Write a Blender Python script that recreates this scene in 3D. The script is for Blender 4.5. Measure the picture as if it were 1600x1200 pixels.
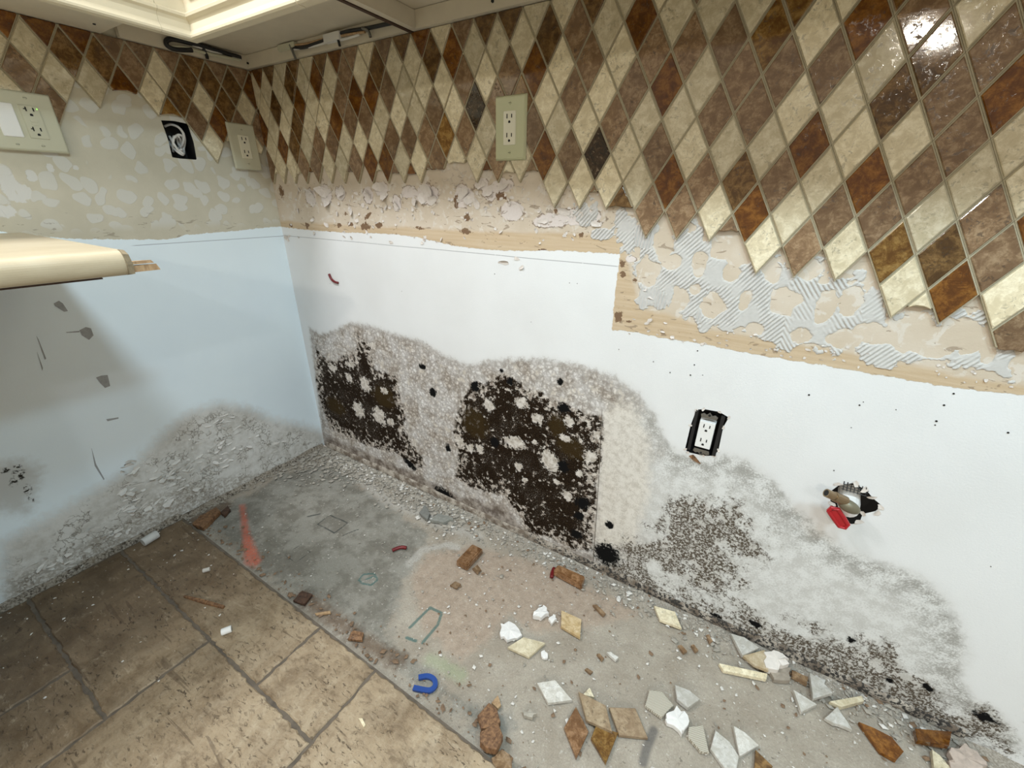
import bpy, bmesh, math, random
import numpy as np
from mathutils import Vector, Matrix

for o in list(bpy.data.objects):
    bpy.data.objects.remove(o, do_unlink=True)
scene = bpy.context.scene
COL = scene.collection
RNG = random.Random(7)
NR = np.random.RandomState(7)

# ------------------------------------------------------------------ camera
F_PX = 648.32
CAM = np.array([1.5717, -0.94997, 1.0494])
ROT = np.array([[0.85355221, 0.52078801, 0.01511552],
                [-0.22395453, 0.34054916, 0.91316518],
                [0.47041789, -0.78281934, 0.40730932]])
cd = bpy.data.cameras.new('camera')
cam = bpy.data.objects.new('camera', cd)
COL.objects.link(cam)
cd.sensor_fit = 'HORIZONTAL'
cd.sensor_width = 36.0
cd.lens = F_PX / 1600 * 36.0
cd.clip_start = 0.02
M = Matrix([list(ROT[:, 0]) + [CAM[0]], list(ROT[:, 1]) + [CAM[1]], list(ROT[:, 2]) + [CAM[2]], [0, 0, 0, 1]])
cam.matrix_world = M
scene.camera = cam

# ------------------------------------------------------------------ light and exposure
scene.view_settings.view_transform = 'Standard'
scene.view_settings.look = 'None'
scene.view_settings.gamma = 1.0
scene.view_settings.exposure = -0.03
scene.view_settings.use_curve_mapping = False
world = bpy.data.worlds.new('room_ambient')
scene.world = world
world.use_nodes = True
bg = world.node_tree.nodes['Background']
bg.inputs[0].default_value = (1.0, 0.93, 0.80, 1)
bg.inputs[1].default_value = 0.50

def ceiling_or_fill_lamp(x, y, watts, size=0.13, colour=(0.90, 0.95, 1.0), z=2.44):
    ld = bpy.data.lights.new('ceiling_or_fill_lamp', 'AREA')
    ld.shape = 'DISK'
    ld.size = size
    ld.energy = watts
    ld.color = colour
    lo = bpy.data.objects.new('ceiling_or_fill_lamp', ld)
    lo.location = (x, y, z)
    COL.objects.link(lo)
    return lo

WARM = (1.0, 0.93, 0.80)
COOL = (0.62, 0.86, 1.0)
NEUTRAL = (0.97, 0.98, 1.0)
SOFFIT = 2.10          # lamps over the counter hang lower than those of the room
ceiling_or_fill_lamp(2.34, -0.965, 17, 0.24, COOL, SOFFIT)
ceiling_or_fill_lamp(1.72, -0.985, 12, 0.24, COOL, SOFFIT)
ceiling_or_fill_lamp(1.09, -0.985, 6, 0.24, NEUTRAL, SOFFIT)
ceiling_or_fill_lamp(0.46, -0.985, 18, 0.24, NEUTRAL, SOFFIT)  # fill lamp added to brighten the walls near the corner
ceiling_or_fill_lamp(2.20, -4.80, 48, 0.13, WARM)
ceiling_or_fill_lamp(2.42, -5.10, 48, 0.13, WARM)
ceiling_or_fill_lamp(3.20, -3.00, 20, 0.16, NEUTRAL)  # added fill, placed so the counter casts no shadow into the corner

# ------------------------------------------------------------------ helpers
def hit(px, py, axis, val):
    """point of a measured sight line on the plane axis = val"""
    d = np.array([(px - 800) / F_PX, (600 - py) / F_PX, -1.0]) @ ROT
    t = (val - CAM[axis]) / d[axis]
    return CAM + t * d

def rw(pts, y=0.0):
    return np.array([hit(x, v, 1, y)[[0, 2]] for x, v in pts])

def lw(pts, x=0.0):
    return np.array([hit(a, b, 0, x)[[1, 2]] for a, b in pts])

def fl(pts, z=0.0):
    return np.array([hit(a, b, 2, z)[[0, 1]] for a, b in pts])

def sdf(P, poly):
    """signed distance, positive inside"""
    poly = np.asarray(poly)
    d2 = np.full(len(P), 1e9)
    inside = np.zeros(len(P), bool)
    n = len(poly)
    for i in range(n):
        a = poly[i]; b = poly[(i + 1) % n]
        ab = b - a
        t = np.clip(((P - a) @ ab) / (ab @ ab + 1e-12), 0, 1)
        q = P - (a + t[:, None] * ab)
        d2 = np.minimum(d2, (q * q).sum(1))
        c = ((a[1] > P[:, 1]) != (b[1] > P[:, 1]))
        with np.errstate(divide='ignore', invalid='ignore'):
            xi = (b[0] - a[0]) * (P[:, 1] - a[1]) / (b[1] - a[1]) + a[0]
        inside ^= c & (P[:, 0] < xi)
    d = np.sqrt(d2)
    return np.where(inside, d, -d)

def pdist(P, line):
    line = np.asarray(line)
    d2 = np.full(len(P), 1e9)
    for a, b in zip(line[:-1], line[1:]):
        ab = b - a
        t = np.clip(((P - a) @ ab) / (ab @ ab + 1e-12), 0, 1)
        q = P - (a + t[:, None] * ab)
        d2 = np.minimum(d2, (q * q).sum(1))
    return np.sqrt(d2)

def blobs(P, lst):
    """max over ellipses of 1 - normalised radius; entries (x, y, rx, ry, angle)"""
    f = np.full(len(P), -3.0)
    for cx, cy, rx, ry, a in lst:
        c, s = math.cos(a), math.sin(a)
        q = P - np.array([cx, cy])
        u = (q[:, 0] * c + q[:, 1] * s) / rx
        v = (-q[:, 0] * s + q[:, 1] * c) / ry
        f = np.maximum(f, 1 - np.sqrt(u * u + v * v))
    return f

_tab = NR.rand(256, 256)
def vnoise(x, y):
    xi = np.floor(x).astype(int); yi = np.floor(y).astype(int)
    fx = x - xi; fy = y - yi
    fx = fx * fx * (3 - 2 * fx); fy = fy * fy * (3 - 2 * fy)
    g = lambda a, b: _tab[a & 255, b & 255]
    return (g(xi, yi) * (1 - fx) + g(xi + 1, yi) * fx) * (1 - fy) + (g(xi, yi + 1) * (1 - fx) + g(xi + 1, yi + 1) * fx) * fy

def fbm(x, y, o=3):
    r = 0; a = 0.5
    for k in range(o):
        r = r + a * vnoise(x * 2 ** k + 17 * k, y * 2 ** k + 5 * k); a *= .5
    return r

def link(name, me, mat=None, parent=None):
    o = bpy.data.objects.new(name, me)
    COL.objects.link(o)
    if mat is not None and len(me.materials) == 0:
        me.materials.append(mat)
    if parent is not None:
        o.parent = parent
    return o

def mesh(name, verts, faces, smooth=False):
    me = bpy.data.meshes.new(name)
    me.from_pydata([tuple(map(float, v)) for v in verts], [], [tuple(map(int, f)) for f in faces])
    me.update()
    if smooth:
        me.polygons.foreach_set('use_smooth', [True] * len(me.polygons))
    return me

def tag(o, label=None, category=None, group=None, kind=None):
    if label: o['label'] = label
    if category: o['category'] = category
    if group: o['group'] = group
    if kind: o['kind'] = kind
    return o

def empty(name, loc, label, category, group=None):
    o = bpy.data.objects.new(name, None)
    o.location = loc
    o.empty_display_size = 0.02
    COL.objects.link(o)
    return tag(o, label, category, group)

class MB:
    """collects shapes into one mesh"""
    def __init__(s):
        s.v = []; s.f = []
    def add(s, vs, fs):
        n = len(s.v)
        s.v += [tuple(v) for v in vs]
        s.f += [tuple(i + n for i in f) for f in fs]
    def box(s, lo, hi):
        x0, y0, z0 = lo; x1, y1, z1 = hi
        s.add([(x0,y0,z0),(x1,y0,z0),(x1,y1,z0),(x0,y1,z0),(x0,y0,z1),(x1,y0,z1),(x1,y1,z1),(x0,y1,z1)],
              [(0,3,2,1),(4,5,6,7),(0,1,5,4),(1,2,6,5),(2,3,7,6),(3,0,4,7)])
    def tube(s, pts, r, n=10, cap=True):
        pts = [Vector(p) for p in pts]
        rs = r if isinstance(r, (list, tuple)) else [r] * len(pts)
        rings = []; up = None
        for i, p in enumerate(pts):
            d = (pts[min(i+1, len(pts)-1)] - pts[max(i-1, 0)]).normalized()
            if up is None:
                up = Vector((0,0,1)) if abs(d.z) < .9 else Vector((1,0,0))
            a = d.cross(up).normalized(); b = a.cross(d).normalized(); up = b
            rings.append([p + (a*math.cos(2*math.pi*k/n) + b*math.sin(2*math.pi*k/n))*rs[i] for k in range(n)])
        vs = [v for rg in rings for v in rg]; fs = []
        for i in range(len(pts)-1):
            for k in range(n):
                fs.append((i*n+k, i*n+(k+1)%n, (i+1)*n+(k+1)%n, (i+1)*n+k))
        if cap:
            fs.append(tuple(range(n-1, -1, -1))); m = (len(pts)-1)*n
            fs.append(tuple(range(m, m+n)))
        s.add(vs, fs)
    def build(s, name, mat, parent=None, smooth=False, bevel=0, offset=None):
        vs = s.v
        if offset is not None:
            vs = [(v[0]-offset[0], v[1]-offset[1], v[2]-offset[2]) for v in vs]
        me = mesh(name, vs, s.f, smooth)
        bm = bmesh.new(); bm.from_mesh(me)
        bmesh.ops.recalc_face_normals(bm, faces=bm.faces)
        if bevel:
            bmesh.ops.bevel(bm, geom=list(bm.edges), offset=bevel, segments=2, affect='EDGES', clamp_overlap=True)
        bm.to_mesh(me); bm.free()
        return link(name, me, mat, parent)

def spline(pts, n=8):
    pts = [Vector(p) for p in pts]; out = []
    for i in range(len(pts)-1):
        p0 = pts[max(i-1,0)]; p1 = pts[i]; p2 = pts[i+1]; p3 = pts[min(i+2,len(pts)-1)]
        for k in range(n):
            t = k/n
            out.append(0.5*((2*p1)+(-p0+p2)*t+(2*p0-5*p1+4*p2-p3)*t*t+(-p0+3*p1-3*p2+p3)*t**3))
    out.append(pts[-1]); return out

# ------------------------------------------------------------------ node helpers
class NT:
    def __init__(s, name):
        s.mat = bpy.data.materials.new(name); s.mat.use_nodes = True
        s.t = s.mat.node_tree; s.n = s.t.nodes
        s.bsdf = s.n['Principled BSDF']
        s.tc = s.n.new('ShaderNodeTexCoord')
        s.co = s.tc.outputs['Object']
    def L(s, a, b):
        if isinstance(a, (int, float)): b.default_value = a
        elif isinstance(a, tuple): b.default_value = a if len(a) == 4 or b.type == 'VECTOR' else a + (1,)
        else: s.t.links.new(a, b)
    def attr(s, name):
        n = s.n.new('ShaderNodeAttribute'); n.attribute_name = name; return n.outputs['Fac']
    def noise(s, scale, detail=3, rough=.55, co=None, dist=0, col=False):
        n = s.n.new('ShaderNodeTexNoise'); n.inputs['Scale'].default_value = scale
        n.inputs['Detail'].default_value = detail; n.inputs['Roughness'].default_value = rough
        n.inputs['Distortion'].default_value = dist
        s.L(co or s.co, n.inputs['Vector']); return n.outputs['Color' if col else 'Fac']
    def vor(s, scale, out='Distance', feature='F1', co=None, rnd=1.0):
        n = s.n.new('ShaderNodeTexVoronoi'); n.feature = feature
        n.inputs['Scale'].default_value = scale; n.inputs['Randomness'].default_value = rnd
        s.L(co or s.co, n.inputs['Vector']); return n.outputs[out]
    def m(s, op, a, b=0.0, c=None):
        n = s.n.new('ShaderNodeMath'); n.operation = op
        s.L(a, n.inputs[0]); s.L(b, n.inputs[1])
        if c is not None: s.L(c, n.inputs[2])
        return n.outputs[0]
    def vm(s, op, a, b):
        n = s.n.new('ShaderNodeVectorMath'); n.operation = op
        s.L(a, n.inputs[0]); s.L(b, n.inputs[1]); return n.outputs[0]
    def rng(s, v, a, b, lo=0.0, hi=1.0):
        n = s.n.new('ShaderNodeMapRange'); n.interpolation_type = 'SMOOTHSTEP'
        s.L(v, n.inputs['Value']); s.L(a, n.inputs['From Min']); s.L(b, n.inputs['From Max'])
        n.inputs['To Min'].default_value = lo; n.inputs['To Max'].default_value = hi
        return n.outputs['Result']
    def mix(s, f, a, b, mode='MIX'):
        n = s.n.new('ShaderNodeMix'); n.data_type = 'RGBA'; n.blend_type = mode
        s.L(f, n.inputs['Factor']); s.L(a, n.inputs['A']) if False else None
        ins = [i for i in n.inputs if i.type == 'RGBA']
        s.L(a, ins[0]); s.L(b, ins[1])
        return [o for o in n.outputs if o.type == 'RGBA'][0]
    def sep(s, v=None):
        n = s.n.new('ShaderNodeSeparateXYZ'); s.L(v or s.co, n.inputs[0]); return n.outputs
    def comb(s, x, y, z):
        n = s.n.new('ShaderNodeCombineXYZ')
        for i, v in enumerate((x, y, z)): s.L(v, n.inputs[i])
        return n.outputs[0]
    def bump(s, h, strength=.4, dist=.003, normal=None):
        n = s.n.new('ShaderNodeBump'); n.inputs['Strength'].default_value = strength
        n.inputs['Distance'].default_value = dist
        s.L(h, n.inputs['Height'])
        if normal is not None: s.L(normal, n.inputs['Normal'])
        return n.outputs[0]
    def out(s, col, rough=.6, normal=None, metal=0.0, spec=None):
        s.L(col, s.bsdf.inputs['Base Color']); s.L(rough, s.bsdf.inputs['Roughness'])
        s.bsdf.inputs['Metallic'].default_value = metal
        if spec is not None: s.bsdf.inputs['Specular IOR Level'].default_value = spec
        if normal is not None: s.L(normal, s.bsdf.inputs['Normal'])
        return s.mat

def simple(name, col, rough=.5, metal=0.0, var=.08, scale=60, bump=0.0):
    t = NT(name)
    n = t.noise(scale, 4)
    dark = tuple(c * (1 - var * 2) for c in col); light = tuple(min(1, c * (1 + var)) for c in col)
    c = t.mix(n, dark, light)
    nm = t.bump(t.noise(scale * 2, 4), bump, .002) if bump else None
    return t.out(c, rough, nm, metal)

def stone(name, c_dark, c_mid, c_light, rough=.3, pits=.5, scale=1.0, bumpy=.12, pitcol=None):
    """travertine: cloudy colour, fine grain, small pits; shifts with each object"""
    t = NT(name)
    oi = t.n.new('ShaderNodeObjectInfo')
    r = oi.outputs['Random']
    co = t.vm('ADD', t.co, t.comb(t.m('MULTIPLY', r, 37.0), t.m('MULTIPLY', r, 91.0), t.m('MULTIPLY', r, 13.0)))
    cloud = t.noise(55 * scale, 6, .72, co, .5)
    fine = t.noise(280 * scale, 4, .7, co)
    vein = t.m('ABSOLUTE', t.m('SUBTRACT', t.noise(34 * scale, 5, .62, co, .8), .5))
    c = t.mix(t.rng(cloud, .36, .64), c_dark, c_mid)
    c = t.mix(t.m('MULTIPLY', t.rng(t.m('MULTIPLY_ADD', t.m('SUBTRACT', fine, .5), .5, cloud), .46, .74), .8), c, c_light)
    c = t.mix(t.m('MULTIPLY', t.rng(vein, .020, .0), .5), c, c_dark)
    tint = t.m('MULTIPLY_ADD', t.m('FRACT', t.m('MULTIPLY', r, 57.3)), .38, .78)
    c = t.mix(1.0, c, t.comb(tint, tint, tint), 'MULTIPLY')
    v = t.noise(135 * scale, 4, .66, co, .6)
    zone = t.rng(t.noise(26 * scale, 2, .5, co), .40, .60)
    pit = t.m('MULTIPLY', t.rng(v, .45, .37), t.m('MULTIPLY', zone, pits))
    c = t.mix(pit, c, pitcol or tuple(k * .35 for k in c_dark))
    h = t.m('SUBTRACT', t.m('MULTIPLY', fine, .25), pit)
    return t.out(c, t.m('MULTIPLY_ADD', pit, .5, rough), t.bump(h, bumpy, .0006))

M_T = {
    'L': stone('travertine_cream', (.60, .515, .345), (.75, .665, .475), (.84, .77, .59), .055, .55),
    'M': stone('travertine_walnut', (.18, .108, .058), (.28, .18, .10), (.40, .285, .175), .05, .75),
    'B': stone('travertine_brown', (.085, .042, .013), (.21, .115, .038), (.29, .175, .07), .05, .6),
    'D': stone('travertine_rust', (.10, .034, .006), (.21, .08, .012), (.28, .125, .025), .045, .5),
    'K': stone('travertine_dark', (.016, .008, .003), (.035, .017, .006), (.075, .042, .02), .06, .6, pitcol=(.3, .22, .14)),
    'O': stone('travertine_ochre', (.13, .055, .010), (.29, .155, .036), (.40, .25, .085), .05, .6),
}
M_BACK = stone('tile_back_mortar', (.50, .47, .41), (.62, .60, .55), (.72, .70, .66), .8, .3)
M_PLASTER = simple('white_plaster', (.80, .78, .75), .85, 0, .06, 120, .3)
M_MESHBACK = None
M_GROUT = simple('sanded_grout', (.46, .405, .28), .9, 0, .12, 250, .3)
M_FLOORTILE = None
M_PLATE = simple('ivory_green_plastic', (.52, .53, .34), .22, 0, .03, 8)
M_PLATE2 = simple('ivory_plastic', (.56, .55, .42), .25, 0, .03, 8)
M_WHITEPL = simple('white_plastic', (.82, .82, .80), .25, 0, .02, 8)
M_IVORY = simple('cream_receptacle', (.74, .72, .58), .28, 0, .02, 8)
M_BLACK = simple('black_plastic', (.012, .012, .013), .5, 0, .1, 30)
M_SLOT = simple('slot_dark', (.008, .008, .008), .7, 0, .1, 30)
M_STEEL = simple('zinc_steel', (.30, .30, .29), .35, .9, .1, 40)
M_BRASS = simple('aged_brass', (.36, .27, .17), .32, .9, .15, 60)
M_OVAL = simple('olive_metal', (.21, .19, .13), .4, .4, .15, 60)
M_RED = simple('red_vinyl', (.42, .012, .018), .35, 0, .1, 30)
M_DRED = simple('dark_red_plastic', (.15, .008, .010), .4, 0, .1, 30)
M_BLUE = simple('blue_plastic', (.012, .06, .27), .4, 0, .1, 30)
M_CABLE = simple('white_cable', (.72, .71, .68), .4, 0, .05, 30)
M_PAINT = simple('cream_cabinet_paint', (.70, .63, .47), .38, 0, .05, 14)
M_PANEL = simple('cabinet_underside', (.66, .60, .48), .5, 0, .06, 20)
M_RAW = simple('raw_dark_edge', (.06, .028, .016), .6, 0, .2, 60)
M_GREYMARK = simple('grey_gouge', (.38, .40, .41), .8, 0, .2, 90)
M_CARAMEL = stone('caramel_stone', (.16, .075, .03), (.30, .16, .075), (.42, .26, .15), .25, .3)

def wood(name, a, b, scale=40):
    t = NT(name)
    x = t.sep()
    co = t.comb(t.m('MULTIPLY', x[0], 4.0), t.m('MULTIPLY', x[1], 4.0), t.m('MULTIPLY', x[2], 1.0))
    n = t.noise(scale, 4, .6, co, .6)
    return t.out(t.mix(t.rng(n, .3, .7), a, b), .6, t.bump(n, .3, .002))
M_WOOD = wood('broken_brown_wood', (.09, .040, .018), (.28, .15, .07))
M_DWOOD = wood('wet_dark_wood', (.03, .014, .009), (.10, .05, .028))
M_TANWOOD = wood('tan_wood', (.33, .20, .10), (.50, .34, .19))

# ------------------------------------------------------------------ measured tile lattice
TW, TH, TOX, TOZ = .06252, .107865, 1.51745, 1.19238
ZC = 1.4116            # underside of the cabinet backs

# ------------------------------------------------------------------ right wall
def grid_wall(name, us, vs, place, holes=()):
    U, V = np.meshgrid(us, vs, indexing='ij')
    P = np.stack([U.ravel(), V.ravel()], 1)
    nu, nv = len(us), len(vs)
    keep = np.ones((nu-1)*(nv-1), bool)
    I = (np.arange(nu-1)[:, None]*nv + np.arange(nv-1)[None]).ravel()
    F = np.stack([I, I+nv, I+nv+1, I+1], 1)
    for poly in holes:
        poly = np.asarray(poly)
        # pull vertices near the outline onto it, then drop what lies inside
        d = sdf(P, poly); near = np.where(np.abs(d) < .0046)[0]
        for i in near:
            best = None
            for a, b in zip(poly, np.roll(poly, -1, 0)):
                ab = b-a; t = np.clip(((P[i]-a) @ ab)/(ab @ ab), 0, 1); q = a+t*ab
                dd = ((P[i]-q)**2).sum()
                if best is None or dd < best[0]: best = (dd, q)
            P[i] = best[1]
        keep &= sdf(P[F].mean(1), poly) < 0.0004
    V3 = place(P)
    me = mesh(name, V3, F[keep])
    return me, P

def set_attr(me, name, arr):
    a = me.attributes.new(name, 'FLOAT', 'POINT')
    a.data.foreach_set('value', np.asarray(arr, np.float32))

HOLE_OUT = [(1.492, .503), (1.500, .497), (1.535, .500), (1.556, .507), (1.562, .525), (1.560, .585), (1.566, .612),
            (1.545, .620), (1.512, .618), (1.498, .612), (1.493, .570)]
HOLE_VALVE = [(1.782, .500), (1.792, .522), (1.812, .534), (1.835, .526), (1.850, .512), (1.866, .502), (1.862, .486),
              (1.845, .470), (1.846, .448), (1.828, .432), (1.812, .436), (1.800, .456), (1.789, .476)]

us = np.concatenate([np.arange(0, 2.16, .006), [2.3, 2.6, 3.2, 4.2]])
vs = np.concatenate([np.arange(0, 1.26, .006), [1.3, 1.4, 1.5, 1.8, 2.1, 2.44]])
me, P = grid_wall('wall_right', us, vs, lambda P: np.stack([P[:, 0], np.zeros(len(P)), P[:, 1]], 1), (HOLE_OUT, HOLE_VALVE))
E9 = [(443,355),(480,359),(527,363),(575,364),(616,366),(656,371),(708,384),(760,390),(800,392),(877,391),(969,397),(965,430),(961,458),
      (958,490),(956,516),(980,517),(1042,529),(1095,537),(1180,554),(1293,572),(1390,589),(1492,606),(1600,617)]
edge = rw(E9)
paper = np.vstack([[(-.05, edge[0][1])], edge, [(4.3, edge[-1][1])], [(4.3, 2.6)], [(-.05, 2.6)]])
set_attr(me, 'paper', sdf(P, paper))
band = rw([(443,345),(560,352),(700,358),(800,362),(880,363),(960,367),(975,375),(1000,480),(1045,488),(1100,512),(1200,530),(1300,545),(1400,565),(1500,585),(1600,600)])
bandp = np.vstack([[(-.05, band[0][1])], band, [(4.3, band[-1][1])], [(4.3, 0)], [(-.05, 0)]])
set_attr(me, 'tan', np.minimum(sdf(P, bandp), .05))
base_px = [(1600,1210),(1444,1135),(1140,1003),(925,908),(714,810),(507,706)]
mold = rw([(483,512),(500,522),(520,518),(545,504),(575,508),(620,523),(660,533),(690,553),(730,570),(780,562),(850,560),(910,572),(960,588),
           (1000,616),(1025,650),(1040,688),(1060,708),(1100,716),(1130,710),(1165,718),(1205,748),(1240,788),(1270,815),(1310,850),(1360,873),
           (1410,888),(1450,908),(1480,938),(1500,975),(1512,1020),(1503,1060),(1520,1092),(1560,1108),(1600,1128)] + base_px)
set_attr(me, 'mold', np.clip(sdf(P, mold), -.2, .2))
d1 = rw([(495,540),(498,554),(522,568),(533,559),(556,551),(561,522),(575,537),(584,565),(587,579),(618,588),(621,610),(632,641),(632,675),
         (649,701),(666,729),(643,726),(618,707),(578,697),(539,682),(516,665),(505,641),(495,599)])
d2 = rw([(718,639),(739,597),(760,600),(784,585),(799,591),(820,606),(841,612),(862,630),(880,630),(898,639),(916,651),(940,654),(941,690),
         (936,726),(930,750),(930,795),(926,828),(922,862),(892,856),(862,840),(826,830),(811,806),(790,776),(760,767),(733,760),(712,747),(718,708),(709,675)])
set_attr(me, 'dark', np.clip(np.maximum(sdf(P, d1), sdf(P, d2)), -.2, .2))
def bl(lst, y=0.0):
    out = []
    for x, v, rx, ry, a in lst:
        c = hit(x, v, 1, y)
        ex = abs(hit(x+rx, v, 1, y)[0]-hit(x-rx, v, 1, y)[0])/2
        ez = abs(hit(x, v-ry, 1, y)[2]-hit(x, v+ry, 1, y)[2])/2
        out.append((c[0], c[2], ex, ez, a))
    return out
black = bl([(696,776,21,13,-.3),(948,866,26,20,-.3),(844,849,13,6,-.4),(881,637,13,9,0),(773,691,9,9,0),(880,729,11,11,0),(910,786,14,12,0),(952,820,9,7,0),
            (875,597,6,7,0),(797,597,6,8,0),(660,573,6,5,0),(676,613,7,8,.5),(784,580,4,4,0),(640,725,12,6,-.5),(900,835,12,8,0),(905,806,10,8,0),(1015,932,15,6,-.4),(742,604,8,10,0),
            (700,700,5,7,0),(1535,1120,26,9,-.4),(1450,1075,20,5,-.4),(1330,1000,12,5,-.3),(1390,1063,10,5,0),(1180,975,14,6,-.3),(1120,965,16,6,-.4),(1575,1150,20,14,0)])
set_attr(me, 'black', blobs(P, black))
light = bl([(859,720,15,20,.5),(803,692,20,10,.2),(884,685,11,6,0),(922,715,11,11,0),(887,775,11,8,-.4),(815,630,11,10,0),(764,633,9,10,0),(840,655,10,9,0),(810,730,7,7,0),
            (908,688,5,5,0),(890,660,8,8,0),(835,690,4,4,0),(735,700,6,7,0),(750,702,7,8,0),(718,690,7,8,0),(548,570,7,6,0),(570,600,8,12,.2),(592,650,10,14,.2),(610,660,6,6,0),
            (560,640,9,12,0),(582,540,6,6,0),(545,590,5,7,0),(520,575,6,6,0),(648,690,5,6,0),(600,610,6,5,0),(870,752,6,5,0),(820,750,5,5,0),(905,742,6,7,0),(933,680,6,8,0)])
set_attr(me, 'light', blobs(P, light))
ochre = bl([(742,662,24,26,0),(892,700,28,18,-.3),(600,620,20,20,0),(525,635,16,14,0),(870,665,16,20,0)])
set_attr(me, 'ochre', blobs(P, ochre))
l1 = rw([(1042,770),(1100,760),(1150,765),(1205,825),(1222,880),(1165,892),(1185,955),(1120,962),(1060,905),(960,885),(945,840),(1010,820)])
l2 = rw([(935,862),(1000,872),(1060,918),(1130,945),(1180,958),(1240,980),(1290,975),(1350,995),(1400,1015),(1440,1055),(1470,1080),(1500,1098),(1560,1108),(1600,1123)] +
        [(1600,1210),(1444,1135),(1266,1060),(1140,1003),(1028,953),(925,908)])
set_attr(me, 'lacy', np.clip(np.maximum(sdf(P, l1)*.75, sdf(P, l2)+.012), -.2, .2))
beige = rw([(940,640),(985,630),(1012,680),(1015,770),(990,850),(930,860)])
set_attr(me, 'beige', np.clip(sdf(P, beige), -.2, .2))
smear = rw([(507,680),(560,700),(640,735),(720,775),(790,790),(830,840),(925,870),(925,908),(714,810),(507,706)])
set_attr(me, 'smear', np.clip(sdf(P, smear), -.2, .2))
patches = bl([(485,308,9,14,0),(509,304,10,15,0),(532,302,8,12,0),(596,296,12,12,0),(575,305,8,14,0),(668,304,18,17,0),(724,306,16,18,0),(765,302,12,14,0),(752,288,12,10,0),
              (620,318,7,14,0),(640,300,16,10,0),(800,330,20,16,0),(786,290,16,12,0),(905,340,40,14,0),(860,345,30,12,0),(985,405,9,6,0)])
set_attr(me, 'torn', blobs(P, patches))
browns = bl([(571,354,8,7,0),(592,352,7,5,0),(530,352,4,4,0),(728,361,10,5,0),(782,307,9,8,0),(656,356,8,3,0),(540,334,4,3,0),(547,350,5,4,0),(660,312,5,9,0),(713,315,5,12,0),(575,337,8,4,.5),
             (973,413,5,9,-.4),(974,429,6,6,0),(991,437,5,4,0),(966,495,7,12,0),(983,502,6,3,0),(480,352,4,5,0),(515,365,5,4,0),(455,352,4,3,0),(848,391,7,4,0),(440,300,4,10,0),(908,367,4,6,0),(880,330,14,6,0),(730,340,6,8,.5)])
set_attr(me, 'brownhole', blobs(P, browns))

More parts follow.
